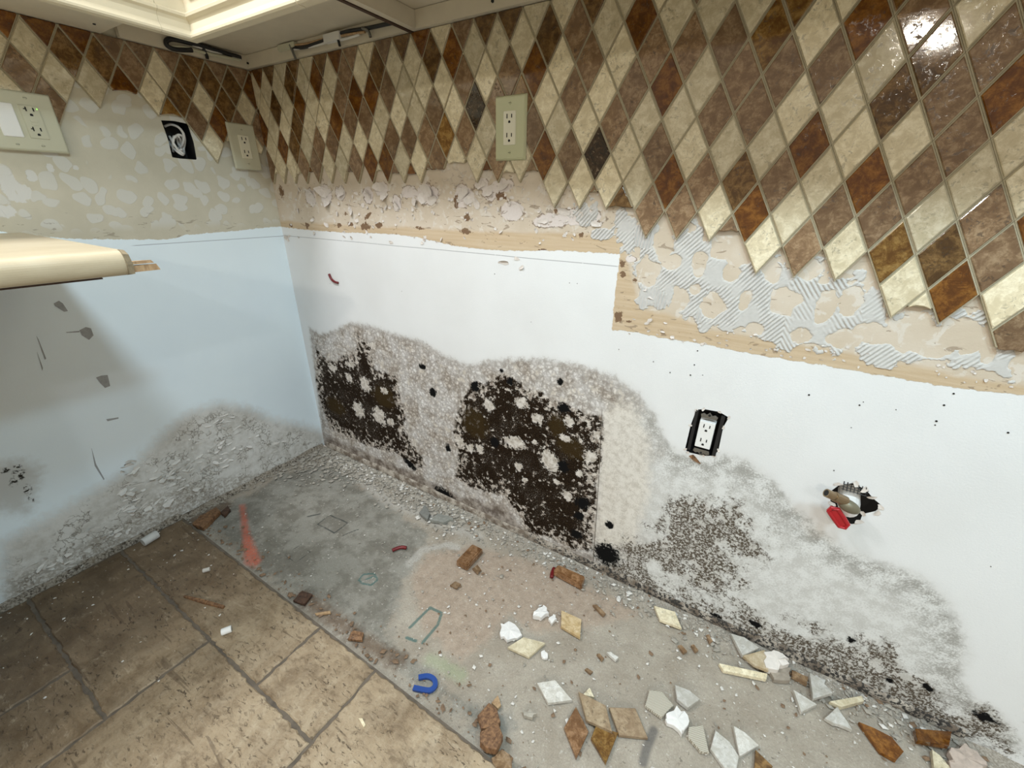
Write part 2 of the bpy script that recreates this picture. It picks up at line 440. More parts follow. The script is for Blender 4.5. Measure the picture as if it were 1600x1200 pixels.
def wall_right_material():
    t = NT('wall_right_drywall')
    x = t.sep()
    fine = t.noise(260, 5, .7)
    mid = t.noise(55, 5, .62)
    low = t.noise(9, 4, .6)
    c = t.mix(t.rng(t.noise(4, 3), .3, .7), (.75, .755, .75), (.79, .80, .80))
    c = t.mix(t.rng(t.noise(380, 2), .70, .78, 0, .35), c, (.45, .44, .42))
    # pencil line
    ln = t.m('MULTIPLY', t.rng(t.m('ABSOLUTE', t.m('SUBTRACT', x[2], t.m('MULTIPLY_ADD', t.noise(3, 1), .004, .911))), .0012, .0004), t.m('MULTIPLY', t.rng(x[0], 1.28, 1.27), t.rng(mid, .3, .42)))
    c = t.mix(t.m('MULTIPLY', ln, .65), c, (.16, .16, .17))
    # bare paper
    pa = t.m('ADD', t.attr('paper'), t.m('MULTIPLY', t.m('SUBTRACT', mid, .5), .012))
    pm = t.rng(pa, -.0008, .0008)
    pcol = t.mix(t.rng(low, .32, .7), (.58, .49, .38), (.645, .565, .465))
    pcol = t.mix(t.rng(t.noise(34, 4, .6, dist=.6), .54, .60), pcol, (.66, .60, .52))
    tan = t.rng(t.m('ADD', t.attr('tan'), t.m('MULTIPLY', t.m('SUBTRACT', low, .5), .02)), -.004, .008)
    streak = t.noise(40, 4, .6, t.comb(t.m('MULTIPLY', x[0], .12), x[1], t.m('MULTIPLY', x[2], 3.0)))
    pcol = t.mix(t.m('MULTIPLY', tan, .9), pcol, t.mix(t.rng(streak, .3, .7), (.52, .385, .24), (.60, .475, .325)))
    tn = t.rng(t.m('ADD', t.attr('torn'), t.m('MULTIPLY', t.m('SUBTRACT', mid, .5), 1.4)), .0, .12)
    pcol = t.mix(tn, pcol, t.mix(fine, (.62, .54, .49), (.78, .73, .70)))
    bh = t.rng(t.m('ADD', t.attr('brownhole'), t.m('MULTIPLY', t.m('SUBTRACT', t.noise(95, 4, .65), .5), 2.6)), .10, .2)
    pcol = t.mix(bh, pcol, (.20, .125, .075))
    scr = t.rng(t.noise(60, 3, .6, t.comb(t.m('MULTIPLY', x[0], .35), x[1], x[2]), 1.5), .36, .345)
    pcol = t.mix(t.m('MULTIPLY', scr, .6), pcol, (.26, .19, .13))
    ring = t.m('MULTIPLY', t.rng(t.m('ABSOLUTE', t.m('SUBTRACT', t.m('ADD', t.attr('torn'), t.m('MULTIPLY', t.m('SUBTRACT', mid, .5), 1.4)), .02)), .10, .03), t.rng(t.noise(50, 2), .46, .54))
    pcol = t.mix(t.m('MULTIPLY', ring, .75), pcol, (.20, .14, .10))
    c = t.mix(pm, c, pcol)
    # stain with speckled growth
    n1 = t.m('MULTIPLY', t.m('SUBTRACT', mid, .5), .05)
    n2 = t.m('MULTIPLY', t.m('SUBTRACT', fine, .5), .03)
    n3 = t.m('MULTIPLY', t.m('SUBTRACT', t.noise(24, 5, .68), .5), .085)
    md = t.m('ADD', t.m('ADD', t.attr('mold'), t.m('MULTIPLY', n1, .8)), n2)
    soft = t.rng(t.m('ADD', t.attr('mold'), t.m('MULTIPLY', n1, .4)), -.022, .012)
    hm = t.rng(md, -.008, .012)
    speck = t.rng(t.noise(68, 6, .74, dist=.2), .36, .62)
    patchy = t.rng(t.noise(13, 5, .65), .36, .62)
    right = t.rng(t.m('ADD', x[0], t.m('MULTIPLY', t.m('SUBTRACT', low, .5), .3)), 1.28, 1.48)
    cellc = t.vm('ADD', t.co, t.vm('MULTIPLY', t.noise(90, 3, .6, col=True), (.012, .012, .012)))
    cells = t.rng(t.vor(66, 'Distance', 'DISTANCE_TO_EDGE', cellc), .0, .26)
    speck2 = t.m('MULTIPLY', t.m('MULTIPLY_ADD', cells, .7, .3), speck)
    hal_l = t.mix(speck2, t.mix(patchy, (.19, .15, .115), (.38, .35, .325)), t.mix(patchy, (.66, .60, .53), (.82, .805, .79)))
    cream = t.rng(t.noise(30, 4, .6, dist=.4), .58, .66)
    hal_l = t.mix(t.m('MULTIPLY', cream, .6), hal_l, (.64, .58, .49))
    rim = t.rng(t.attr('mold'), .030, .0)
    hal_l = t.mix(t.m('MULTIPLY', rim, .5), hal_l, (.30, .265, .23))
    fade = t.rng(t.attr('mold'), .02, .10)
    hal_r = t.mix(t.rng(t.m('MULTIPLY_ADD', t.m('SUBTRACT', fine, .5), .9, t.noise(28, 5, .66)), .34, .66), t.mix(fade, (.33, .32, .295), (.56, .555, .53)), (.735, .74, .725))
    hcol = t.mix(right, hal_l, hal_r)
    bg_ = t.rng(t.m('ADD', t.attr('beige'), n1), -.02, .02)
    hcol = t.mix(t.m('MULTIPLY', bg_, .85), hcol, t.mix(t.rng(t.m('MULTIPLY_ADD', t.m('SUBTRACT', fine, .5), .8, mid), .3, .62), (.54, .49, .42), (.76, .72, .65)))
    c = t.mix(t.m('MULTIPLY', soft, .22), c, (.46, .42, .37))
    c = t.mix(t.m('MULTIPLY', hm, .92), c, hcol)
    sm = t.rng(t.m('ADD', t.attr('smear'), t.m('MULTIPLY', n1, .8)), -.01, .02)
    c = t.mix(t.m('MULTIPLY', sm, .85), c, t.mix(t.rng(t.noise(26, 5, .68), .38, .66), (.10, .072, .054), (.42, .37, .32)))
    # lacy colonies
    rid = t.m('ABSOLUTE', t.m('SUBTRACT', t.noise(27, 6, .68), .5))
    rid2 = t.m('ABSOLUTE', t.m('SUBTRACT', t.noise(64, 5, .66), .5))
    area_ = t.rng(t.m('ADD', t.attr('lacy'), t.m('MULTIPLY', t.m('SUBTRACT', t.noise(13, 5, .66), .5), .26)), -.012, .055)
    brk = t.rng(t.noise(170, 4, .7), .40, .56)
    web = t.m('MAXIMUM', t.rng(rid, t.m('MULTIPLY', area_, .075), t.m('MULTIPLY', area_, .03)), t.m('MULTIPLY', t.rng(rid2, t.m('MULTIPLY', area_, .06), t.m('MULTIPLY', area_, .02)), t.rng(t.noise(18, 3), .44, .56)))
    lac = t.m('MULTIPLY', t.m('MULTIPLY', web, brk), area_)
    lac = t.m('MULTIPLY', t.m('MINIMUM', t.m('MULTIPLY', lac, 1.5), 1.0), .95)
    c = t.mix(t.m('MULTIPLY', t.m('MULTIPLY', area_, area_), .30), c, (.36, .31, .245))
    c = t.mix(lac, c, t.mix(fine, (.022, .016, .010), (.13, .095, .06)))
    # dense dark growth
    dd = t.m('ADD', t.m('ADD', t.m('ADD', t.attr('dark'), t.m('MULTIPLY', n1, .5)), n2), t.m('MULTIPLY', n3, .55))
    dm = t.rng(dd, -.008, .002)
    och = t.rng(t.m('ADD', t.attr('ochre'), t.m('MULTIPLY', t.m('SUBTRACT', mid, .5), 1.2)), -.1, .45)
    dcol = t.mix(t.rng(fine, .40, .68), (.007, .004, .002), (.042, .026, .014))
    dcol = t.mix(t.m('MULTIPLY', och, .8), dcol, t.mix(fine, (.022, .013, .004), (.06, .038, .012)))
    isl = t.noise(52, 6, .70)
    ithr = t.m('ADD', t.rng(t.m('ADD', t.attr('dark'), t.m('MULTIPLY', n3, .6)), -.005, .075, .47, .585), t.m('MULTIPLY', t.m('SUBTRACT', t.noise(12, 3, .6), .5), .32))
    isl_m = t.rng(isl, ithr, t.m('ADD', ithr, .035))
    vd2 = t.vor(95, 'Distance', 'F1', t.vm('ADD', t.co, t.vm('MULTIPLY', t.noise(120, 2, col=True), (.006, .006, .006)))); vc2 = t.sep(t.vor(95, 'Color', 'F1', t.vm('ADD', t.co, t.vm('MULTIPLY', t.noise(120, 2, col=True), (.006, .006, .006)))))
    spot2 = t.m('MULTIPLY', t.rng(vd2, t.m('MULTIPLY', vc2[2], .42), t.m('MULTIPLY', vc2[2], .26)), t.rng(vc2[1], .42, .46))
    spk = t.m('MULTIPLY', t.rng(t.noise(300, 4, .75), .56, .64), t.rng(t.noise(13, 3), .44, .60))
    spots = t.m('MAXIMUM', t.m('MAXIMUM', isl_m, spot2), t.m('MULTIPLY', spk, .8))
    spots = t.m('MULTIPLY', spots, t.m('SUBTRACT', 1.0, t.m('MULTIPLY', och, .85)))
    dcol = t.mix(spots, dcol, t.mix(speck, (.17, .13, .10), (.66, .61, .55)))
    c = t.mix(dm, c, dcol)
    lt = t.rng(t.m('ADD', t.attr('light'), t.m('MULTIPLY', t.m("SUBTRACT", t.noise(62, 6, .72), .5), 3.6)), .02, .22)
    c = t.mix(t.m('MULTIPLY', lt, .94), c, t.mix(speck, (.42, .37, .31), (.74, .70, .65)))
    bk = t.rng(t.m('ADD', t.attr('black'), t.m('MULTIPLY', t.m('SUBTRACT', t.noise(90, 4, .68), .5), 2.0)), .0, .35)
    c = t.mix(bk, c, (.006, .006, .006))
    h = t.m('ADD', t.m('MULTIPLY', fine, .35), t.m('MULTIPLY', t.m('ADD', tn, t.m('MULTIPLY', scr, -.6)), pm))
    h = t.m('ADD', h, t.m('MULTIPLY', t.m('MULTIPLY', mid, pm), .8))
    return t.out(c, .75, t.bump(h, .35, .003), 0, .08)

wall_right = link('wall_right', me, wall_right_material())
tag(wall_right, 'stained white and beige drywall below the diamond tile backsplash', None, None, 'structure')

# ------------------------------------------------------------------ left wall
HOLE_BOX = [(-.290, 1.146), (-.272, 1.144), (-.226, 1.144), (-.222, 1.190), (-.226, 1.238), (-.260, 1.241), (-.292, 1.238), (-.288, 1.190)]
us = np.concatenate([[-3.5, -2.5, -1.8], np.arange(-1.302, .0001, .006)])
us[-1] = 0.0
vs = np.concatenate([np.arange(0, 1.27, .006), [1.3, 1.4, 1.5, 1.8, 2.1, 2.44]])
me, P = grid_wall('wall_left', us, vs, lambda P: np.stack([np.zeros(len(P)), P[:, 0], P[:, 1]], 1), (HOLE_BOX,))
me.flip_normals() if hasattr(me, 'flip_normals') else None
edge = lw([(437,354),(420,355),(367,361),(330,364),(289,368),(262,374),(168,374),(105,373),(40,366),(0,362)])
paper = np.vstack([[(.05, edge[0][1])], edge, [(-4, edge[-1][1]), (-4, 2.6), (.05, 2.6)]])
set_attr(me, 'paper', sdf(P, paper))
mold = lw([(508,676),(470,664),(430,656),(390,638),(345,630),(300,642),(268,666),(240,694),(200,735),(150,765),(90,800),(0,850),(0,1000),(200,850),(507,705)])
set_attr(me, 'mold', np.clip(sdf(P, mold), -.2, .2))
stain2 = lw([(-20,728),(30,722),(58,735),(50,770),(40,800),(-20,790)])
set_attr(me, 'stain', np.clip(sdf(P, stain2), -.2, .2))
def bll(lst):
    out = []
    for x, v, rx, ry, a in lst:
        c = hit(x, v, 0, 0)
        ey = abs(hit(x+rx, v, 0, 0)[1]-hit(x-rx, v, 0, 0)[1])/2
        ez = abs(hit(x, v-ry, 0, 0)[2]-hit(x, v+ry, 0, 0)[2])/2
        out.append((c[1], c[2], ey, ez, a))
    return out
set_attr(me, 'white', blobs(P, bll([(12,285,16,30,0),(50,275,10,10,0),(35,300,14,16,0),(8,330,20,12,0),(118,262,5,4,0),(78,262,6,8,0)])))
set_attr(me, 'speck', blobs(P, bll([(8,735,14,4,0),(30,742,14,9,0),(42,764,9,8,0),(20,755,8,6,0),(48,778,5,8,0),(28,728,8,4,0)])))
set_attr(me, 'grime', np.clip(sdf(P, lw([(0,905),(90,862),(190,812),(240,770),(330,745),(420,735),(507,690),(507,706),(340,800),(0,975)])), -.2, .2))

def wall_left_material():
    t = NT('wall_left_drywall')
    x = t.sep()
    fine = t.noise(240, 5, .7); mid = t.noise(50, 5, .62); low = t.noise(8, 4, .6)
    c = t.mix(t.rng(t.noise(4, 3), .3, .7), (.79, .89, .95), (.82, .92, .97))  # blue of the cool lamps put into the wall colour
    ln = t.m('MULTIPLY', t.rng(t.m('ABSOLUTE', t.m('SUBTRACT', x[2], .911)), .0012, .0004), t.rng(x[1], -.46, -.44))
    c = t.mix(t.m('MULTIPLY', ln, .7), c, (.14, .15, .17))
    pm = t.rng(t.m('ADD', t.attr('paper'), t.m('MULTIPLY', t.m('SUBTRACT', mid, .5), .012)), -.0008, .0008)
    pcol = t.mix(t.rng(low, .3, .7), (.53, .495, .39), (.60, .56, .45))
    co = t.vm('ADD', t.co, t.vm('MULTIPLY', t.noise(22, 1, .4, col=True), (.045, .045, .045)))
    vd = t.vor(23, 'Distance', 'F1', co, .75); vc = t.sep(t.vor(23, 'Color', 'F1', co, .75))
    bl_ = t.m('MULTIPLY', t.rng(vd, .44, .39), t.m('MULTIPLY', t.rng(vc[0], .10, .14), t.rng(x[2], .945, .975)))
    pcol = t.mix(t.m('MULTIPLY', bl_, .75), pcol, (.635, .63, .585))
    wh = t.rng(t.m('ADD', t.attr('white'), t.m('MULTIPLY', t.m('SUBTRACT', mid, .5), 1.6)), .0, .15)
    pcol = t.mix(wh, pcol, (.66, .65, .61))
    scr = t.rng(t.noise(70, 3, .6, t.comb(x[0], t.m('MULTIPLY', x[1], .3), x[2]), 1.5), .345, .335)
    pcol = t.mix(t.m('MULTIPLY', t.m('MULTIPLY', scr, t.rng(x[2], 1.02, .97)), .5), pcol, (.22, .18, .13))
    c = t.mix(pm, c, pcol)
    n1 = t.m('MULTIPLY', t.m('SUBTRACT', mid, .5), .05)
    soft = t.rng(t.m('ADD', t.attr('mold'), n1), -.03, .03)
    c = t.mix(t.m('MULTIPLY', soft, .8), c, t.mix(t.rng(t.m('MULTIPLY_ADD', t.m('SUBTRACT', mid, .5), .7, low), .3, .7), (.46, .415, .35), (.68, .65, .60)))
    crack = t.vor(38, 'Distance', 'DISTANCE_TO_EDGE', t.vm('ADD', t.co, t.vm('MULTIPLY', t.noise(45, 3, col=True), (.05, .05, .05))))
    cr = t.m('MULTIPLY', t.m('MULTIPLY', t.rng(crack, .075, .0), t.rng(t.noise(14, 3), .46, .56)), t.rng(t.attr('mold'), .0, .05))
    c = t.mix(t.m('MULTIPLY', cr, .75), c, (.16, .135, .10))
    gr = t.m('MULTIPLY', t.rng(t.m('ADD', t.attr('grime'), n1), -.01, .03), t.rng(t.noise(90, 4, .65), .42, .56))
    c = t.mix(t.m('MULTIPLY', gr, .55), c, (.24, .20, .15))
    st = t.rng(t.m('ADD', t.attr('stain'), n1), -.03, .02)
    c = t.mix(t.m('MULTIPLY', st, .5), c, (.36, .32, .26))
    sp = t.m('MULTIPLY', t.rng(t.attr('speck'), -.3, .3), t.rng(t.noise(110, 4, .65), .50, .56))
    c = t.mix(sp, c, (.03, .028, .022))
    h = t.m('ADD', t.m('MULTIPLY', fine, .3), t.m('MULTIPLY', t.m('MULTIPLY', mid, soft), 2.0))
    h = t.m('ADD', h, t.m('MULTIPLY', cr, -2.0))
    h = t.m('ADD', h, t.m('MULTIPLY', t.m('MULTIPLY', t.m('ADD', bl_, wh), pm), .5))
    return t.out(c, .75, t.bump(h, .35, .003), 0, .25)

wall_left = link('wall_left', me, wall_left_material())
tag(wall_left, 'white drywall, cool lamp tint painted in, with bare beige paper above and peeling base', None, None, 'structure')

# ------------------------------------------------------------------ slab floor
us = np.concatenate([np.arange(0, 2.401, .005), [2.7, 3.2, 4.2]])
vs = np.concatenate([[-3.5, -2.0, -1.3, -.9, -.7], np.arange(-.62, .0001, .005)])
vs[-1] = 0
def slab(P):
    n = (fbm(P[:, 0]*30, P[:, 1]*30, 4)-.45)*.005
    n *= np.clip((P[:, 1]+.62)/.05, 0, 1)
    n += np.clip(1+P[:, 1]/.05, 0, 1)*.006*vnoise(P[:, 0]*45, P[:, 1]*45)
    n -= .003
    return np.stack([P[:, 0], P[:, 1], n], 1)
me, P = grid_wall('floor', us, vs, slab)
set_attr(me, 'grey', np.clip(sdf(P, fl([(318,812),(440,738),(520,722),(590,775),(640,815),(672,830),(655,870),(632,905),(622,950),(605,990),(660,1040),(740,1090),(800,1130),(770,1160),(640,1060),(560,985),(470,935),(400,895),(340,845)])), -.3, .3))
set_attr(me, 'pink', np.clip(sdf(P, fl([(640,905),(665,865),(735,850),(830,872),(905,905),(970,935),(1010,960),(900,985),(830,985),(795,960),(770,1000),(720,1035),(660,985)])), -.3, .3))
set_attr(me, 'dust', np.clip(.03-pdist(P, fl([(560,742),(600,778),(650,800),(700,822),(745,835)])), -.3, .3))
set_attr(me, 'dust2', np.clip(.014-pdist(P, fl([(640,880),(660,858),(700,850),(715,855)])), -.3, .3))
set_attr(me, 'brown', np.clip(np.maximum(.03-pdist(P, fl([(300,815),(350,790)])), .022-pdist(P, fl([(470,930),(520,965),(560,995),(600,1020),(625,1030)]))), -.3, .3))
set_attr(me, 'orange', np.clip(np.minimum(sdf(P, fl([(374,788),(381,788),(390,835),(408,874),(398,886),(382,880),(379,835)])), .05), -.05, .05))
set_attr(me, 'teal', .0045-np.minimum.reduce([pdist(P, fl([(640,980),(672,948),(690,957),(684,975),(660,1003)])), pdist(P, fl([(635,995),(650,1000)])),
                                         pdist(P, fl([(560,905),(568,896),(584,895),(590,905),(580,913),(566,911),(560,905)]))+.001, pdist(P, fl([(572,904),(582,900)]))+.001]))
set_attr(me, 'ink', .0036-np.minimum.reduce([pdist(P, fl([(496,818),(515,804),(543,816),(522,832),(496,818)]))*1.2, pdist(P, fl([(480,806),(500,802)])), pdist(P, fl([(535,836),(560,826)]))*1.5,
                                        pdist(P, fl([(445,865),(470,850),(485,862),(460,878),(445,865)]))*2]))
set_attr(me, 'green', np.clip(.018-pdist(P, fl([(672,1028),(690,1038),(720,1055)])), -.1, .1))
set_attr(me, 'black', np.clip(.008-pdist(P, fl([(1022,1140),(1010,1170),(1005,1190)])), -.1, .1))

def floor_material():
    t = NT('concrete_slab')
    x = t.sep()
    fine = t.noise(260, 5, .7); mid = t.noise(45, 5, .65); low = t.noise(9, 5, .6)
    n1 = t.m('MULTIPLY', t.m('SUBTRACT', mid, .5), .06)
    nl = t.m('MULTIPLY', t.m('SUBTRACT', low, .5), .10)
    c = t.mix(t.rng(low, .3, .7), (.36, .31, .245), (.48, .43, .355))
    gm = t.rng(t.m('ADD', t.m('ADD', t.attr('grey'), n1), nl), -.015, .025)
    c = t.mix(gm, c, t.mix(t.rng(t.m('MULTIPLY_ADD', t.m('SUBTRACT', low, .5), 1.2, t.noise(22, 6, .7)), .34, .66), (.19, .18, .15), (.31, .30, .26)))
    pk = t.rng(t.m('ADD', t.m('ADD', t.attr('pink'), n1), t.m('MULTIPLY', nl, .4)), -.01, .02)
    c = t.mix(t.m('MULTIPLY', pk, .85), c, t.mix(t.rng(mid, .3, .7), (.39, .295, .22), (.50, .395, .305)))
    br = t.rng(t.m('ADD', t.attr('brown'), n1), -.012, .02)
    c = t.mix(t.m('MULTIPLY', br, .8), c, t.mix(fine, (.07, .04, .022), (.20, .13, .08)))
    d = t.m('MAXIMUM', t.rng(t.m('ADD', t.attr('dust'), n1), -.01, .03), t.rng(t.m('ADD', t.attr('dust2'), t.m('MULTIPLY', n1, .5)), -.006, .01))
    c = t.mix(t.m('MULTIPLY', d, .7), c, t.mix(fine, (.42, .39, .34), (.68, .66, .62)))
    near = t.rng(t.m('ADD', x[1], t.m('MULTIPLY', n1, .8)), -.07, -.01)
    c = t.mix(t.m('MULTIPLY', near, .6), c, t.mix(t.rng(fine, .35, .65), (.22, .19, .155), (.52, .48, .42)))
    gw = t.rng(fine, .35, .72)
    c = t.mix(t.m('MULTIPLY', t.m('SUBTRACT', 1.0, gw), .35), c, (.20, .17, .14))
    c = t.mix(t.m('MULTIPLY', t.rng(t.noise(120, 3, .6), .62, .72), .5), c, (.60, .57, .52))
    c = t.mix(t.m('MULTIPLY', t.rng(t.noise(85, 4, .7), .37, .31), .6), c, (.10, .085, .07))
    og = t.m('MULTIPLY', t.rng(t.m('ADD', t.attr('orange'), t.m('MULTIPLY', n1, .3)), -.010, .010), t.rng(fine, .28, .58))
    c = t.mix(t.m('MULTIPLY', og, .8), c, (.60, .13, .07))
    k = t.m('MULTIPLY', t.m('SUBTRACT', fine, .5), .005)
    c = t.mix(t.m('MULTIPLY', t.rng(t.m('ADD', t.attr('teal'), k), -.001, .002), .75), c, (.055, .14, .13))
    c = t.mix(t.m('MULTIPLY', t.rng(t.m('ADD', t.attr('ink'), k), -.001, .002), .85), c, (.06, .065, .06))
    c = t.mix(t.m('MULTIPLY', t.rng(t.m('ADD', t.attr('green'), t.m('MULTIPLY', n1, .5)), -.01, .015), .25), c, (.30, .46, .22))
    c = t.mix(t.m('MULTIPLY', t.rng(t.m('ADD', t.attr('black'), k), -.006, .004), .65), c, (.07, .07, .075))
    h = t.m('ADD', fine, t.m('MULTIPLY', mid, .8))
    return t.out(c, .85, t.bump(h, .5, .004), 0, .2)
floor = link('floor', me, floor_material())
tag(floor, 'bare dusty concrete slab between tile floor and mouldy wall', None, None, 'structure')

# ------------------------------------------------------------------ floor tiles
def travertine_floor():
    t = NT('travertine_floor_tile')
    oi = t.n.new('ShaderNodeObjectInfo'); r = oi.outputs['Random']
    wco = t.tc.outputs['Object']
    co = t.vm('ADD', wco, t.comb(t.m('MULTIPLY', r, 7.0), t.m('MULTIPLY', r, 11.0), 0.0))
    x = t.sep()
    cloud = t.noise(6, 6, .65, co, 1.2)
    band = t.noise(9, 5, .6, t.vm('MULTIPLY', co, (2.2, .7, 1.0)), 1.0)
    fine = t.noise(210, 5, .7, co)
    c = t.mix(t.rng(cloud, .3, .7), (.235, .165, .095), (.40, .305, .195))
    c = t.mix(t.m('MULTIPLY', t.rng(band, .45, .7), .5), c, (.48, .39, .27))
    c = t.mix(t.m('MULTIPLY', t.rng(fine, .4, .75), .35), c, (.50, .41, .29))
    # staining and the counter's shade, painted darker towards the left wall
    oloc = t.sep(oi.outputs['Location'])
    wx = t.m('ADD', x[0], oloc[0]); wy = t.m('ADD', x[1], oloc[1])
    stain_shade = t.m('ADD', t.rng(t.m('ADD', wx, t.m('MULTIPLY', t.m('SUBTRACT', t.noise(7, 4), .5), .5)), .85, .22), 0.0)
    c = t.mix(t.m('MULTIPLY', stain_shade, .82), c, t.mix(t.rng(cloud, .3, .7), (.055, .030, .013), (.15, .098, .055)))
    patch = t.rng(t.noise(11, 4, .6, t.vm('ADD', wco, (3.1, 1.7, 0.0))), .55, .66)
    c = t.mix(t.m('MULTIPLY', patch, .45), c, (.13, .082, .042))
    pitn = t.noise(95, 4, .66, t.vm('MULTIPLY', co, (.6, 1.5, 1.0)), .5)
    pzone = t.rng(t.noise(8, 3, .6, co), .36, .62)
    pit = t.m('MULTIPLY', t.rng(pitn, .425, .365), t.m('MULTIPLY_ADD', pzone, .85, .15))
    c = t.mix(t.m('MULTIPLY', pit, .85), c, (.05, .030, .016))
    rough_ = t.noise(38, 6, .72, t.vm('MULTIPLY', co, (.7, 1.4, 1.0)), .4)
    c = t.mix(t.m('MULTIPLY', t.rng(rough_, .50, .34), .55), c, (.13, .085, .045))
    c = t.mix(t.m('MULTIPLY', t.rng(rough_, .56, .70), .35), c, (.56, .47, .34))
    scrc = t.rng(t.noise(34, 3, .5, t.vm('MULTIPLY', co, (.10, 1.0, 1.0)), .6), .335, .31)
    c = t.mix(t.m('MULTIPLY', scrc, .5), c, (.08, .05, .028))
    h = t.m('SUBTRACT', t.m('ADD', t.m('MULTIPLY', fine, .25), t.m('MULTIPLY', rough_, 1.3)), t.m('MULTIPLY', pit, 1.2))
    return t.out(c, t.m('MULTIPLY_ADD', cloud, .3, .42), t.bump(h, .45, .004))
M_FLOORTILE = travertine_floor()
TZ = .012
def floor_tile(x0, x1, y0, y1, g=.0035, jag=0):
    x0 += g; x1 -= g; y0 += g; y1 -= g
    cx, cy = (x0+x1)/2, (y0+y1)/2
    ring = []
    for (ax, ay), (bx, by) in zip([(x0,y0),(x1,y0),(x1,y1),(x0,y1)], [(x1,y0),(x1,y1),(x0,y1),(x0,y0)]):
        n = max(2, int(max(abs(bx-ax), abs(by-ay))/.011))
        for k in range(n):
            s = k/n
            j = .0 if k == 0 else RNG.uniform(-.0026, .0020)
            ring.append((ax+(bx-ax)*s+j-cx, ay+(by-ay)*s+j-cy))
    n = len(ring); vs = []; b = .0025
    for z, ins in ((-.002, 0), (TZ-b, 0), (TZ, b)):
        for (u, v) in ring:
            L = math.hypot(u, v)
            vs.append((u-math.copysign(min(ins, abs(u)), u), v-math.copysign(min(ins, abs(v)), v), z))
    fs = [(i, (i+1) % n, n+(i+1) % n, n+i) for i in range(n)] + [(n+i, n+(i+1) % n, 2*n+(i+1) % n, 2*n+i) for i in range(n)]
    fs.append(tuple(range(2*n, 3*n)))
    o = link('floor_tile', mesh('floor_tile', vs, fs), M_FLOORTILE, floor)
    o.location = (cx, cy, 0)
    return o
YE = -.573
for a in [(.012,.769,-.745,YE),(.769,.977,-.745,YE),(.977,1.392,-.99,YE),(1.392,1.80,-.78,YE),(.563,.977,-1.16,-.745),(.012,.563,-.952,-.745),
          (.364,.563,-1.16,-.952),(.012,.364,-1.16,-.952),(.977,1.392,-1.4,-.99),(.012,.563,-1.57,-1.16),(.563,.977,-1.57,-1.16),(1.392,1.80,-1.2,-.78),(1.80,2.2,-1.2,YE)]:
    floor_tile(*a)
mb = MB(); mb.box((.002,-1.7,-.003),(2.3,YE+.002,.0088))
g = mb.build('floor_grout', simple('dirty_floor_grout', (.155,.125,.095), .9, 0, .35, 45, .6), floor)

# ------------------------------------------------------------------ wall tiles
ROWS_R = {
 4: {-48:'D',-46:'B',-44:'L',-42:'B',-40:'L',-38:'B',-36:'D',-34:'M',-32:'L',-30:'M',-28:'B',-26:'D',-24:'L',-22:'M',-20:'B',-18:'B',-16:'L',-14:'L',-12:'B',-10:'L',-8:'L',-6:'M',-4:'L'},
 3: {-49:'L',-47:'L',-45:'L',-43:'B',-41:'L',-39:'D',-37:'L',-35:'M',-33:'L',-31:'B',-29:'L',-27:'L',-25:'B',-23:'D',-21:'L',-19:'L',-17:'L',-15:'B',-13:'M',-11:'L',-9:'D',-7:'L',-5:'L',-3:'L',-1:'O',1:'L',3:'O',5:'L',7:'M',9:'L'},
 2: {-48:'L',-46:'B',-44:'L',-42:'D',-40:'L',-38:'L',-36:'M',-34:'D',-32:'D',-30:'M',-28:'L',-26:'L',-24:'L',-22:'M',-20:'L',-18:'M',-16:'D',-14:'L',-12:'M',-10:'L',-8:'M',-6:'M',-4:'M',-2:'O',0:'L',2:'D',4:'M',6:'L',8:'M',10:'L'},
 1: {-49:'D',-47:'L',-45:'L',-43:'B',-41:'L',-39:'L',-37:'D',-35:'M',-33:'M',-31:'L',-29:'L',-27:'L',-25:'M',-23:'L',-21:'K',-19:'M',-17:'O',-15:'L',-13:'M',-11:'L',-9:'M',-7:'D',-5:'L',-3:'M',-1:'M',1:'M',3:'L',5:'B',7:'M',9:'L',11:'M'},
 0: {-48:'L',-46:'D',-44:'B',-42:'L',-40:'M',-38:'M',-36:'L',-34:'L',-32:'L',-30:'M',-28:'M',-26:'M',-24:'O',-22:'M',-20:'L',-18:'M',-16:'M',-14:'L',-12:'L',-10:'M',-8:'L',-6:'L',-4:'M',-2:'M',0:'L',2:'L',4:'B',6:'M',8:'D',10:'L'},
 -1: {-49:'M',-47:'L',-45:'L',-43:'M',-41:'M',-39:'L',-37:'L',-35:'M',-33:'D',-31:'D',-29:'L',-27:'L',-25:'M',-23:'L',-21:'L',-19:'M',-17:'L',-15:'D',-13:'M',-11:'K',-9:'L',-7:'M',-5:'L',-3:'L',-1:'L',1:'D',3:'L',5:'L',7:'M',9:'L',11:'M'},
 -2: {-48:'L',-44:'L',-42:'D',-38:'L',-36:'M',-32:'L',-30:'M',-28:'D',-26:'M',-20:'D',-18:'L',-16:'M',-14:'L',-12:'L',-10:'L',-8:'L',-6:'D',-4:'M',-2:'B',0:'M',2:'L',4:'D',6:'M',8:'L',10:'L',12:'M'},
 -3: {-11:'M',-9:'B',-7:'M',-5:'M',-3:'L',-1:'D',1:'L',3:'M',5:'M',7:'L',9:'M',11:'D',13:'L'},
 -4: {-2:'M',0:'L',2:'M',4:'L',6:'O',8:'B',10:'M',12:'M'},
 -5: {7:'L',9:'D',11:'L',13:'M'},
 -6: {8:'L',12:'M'},
}
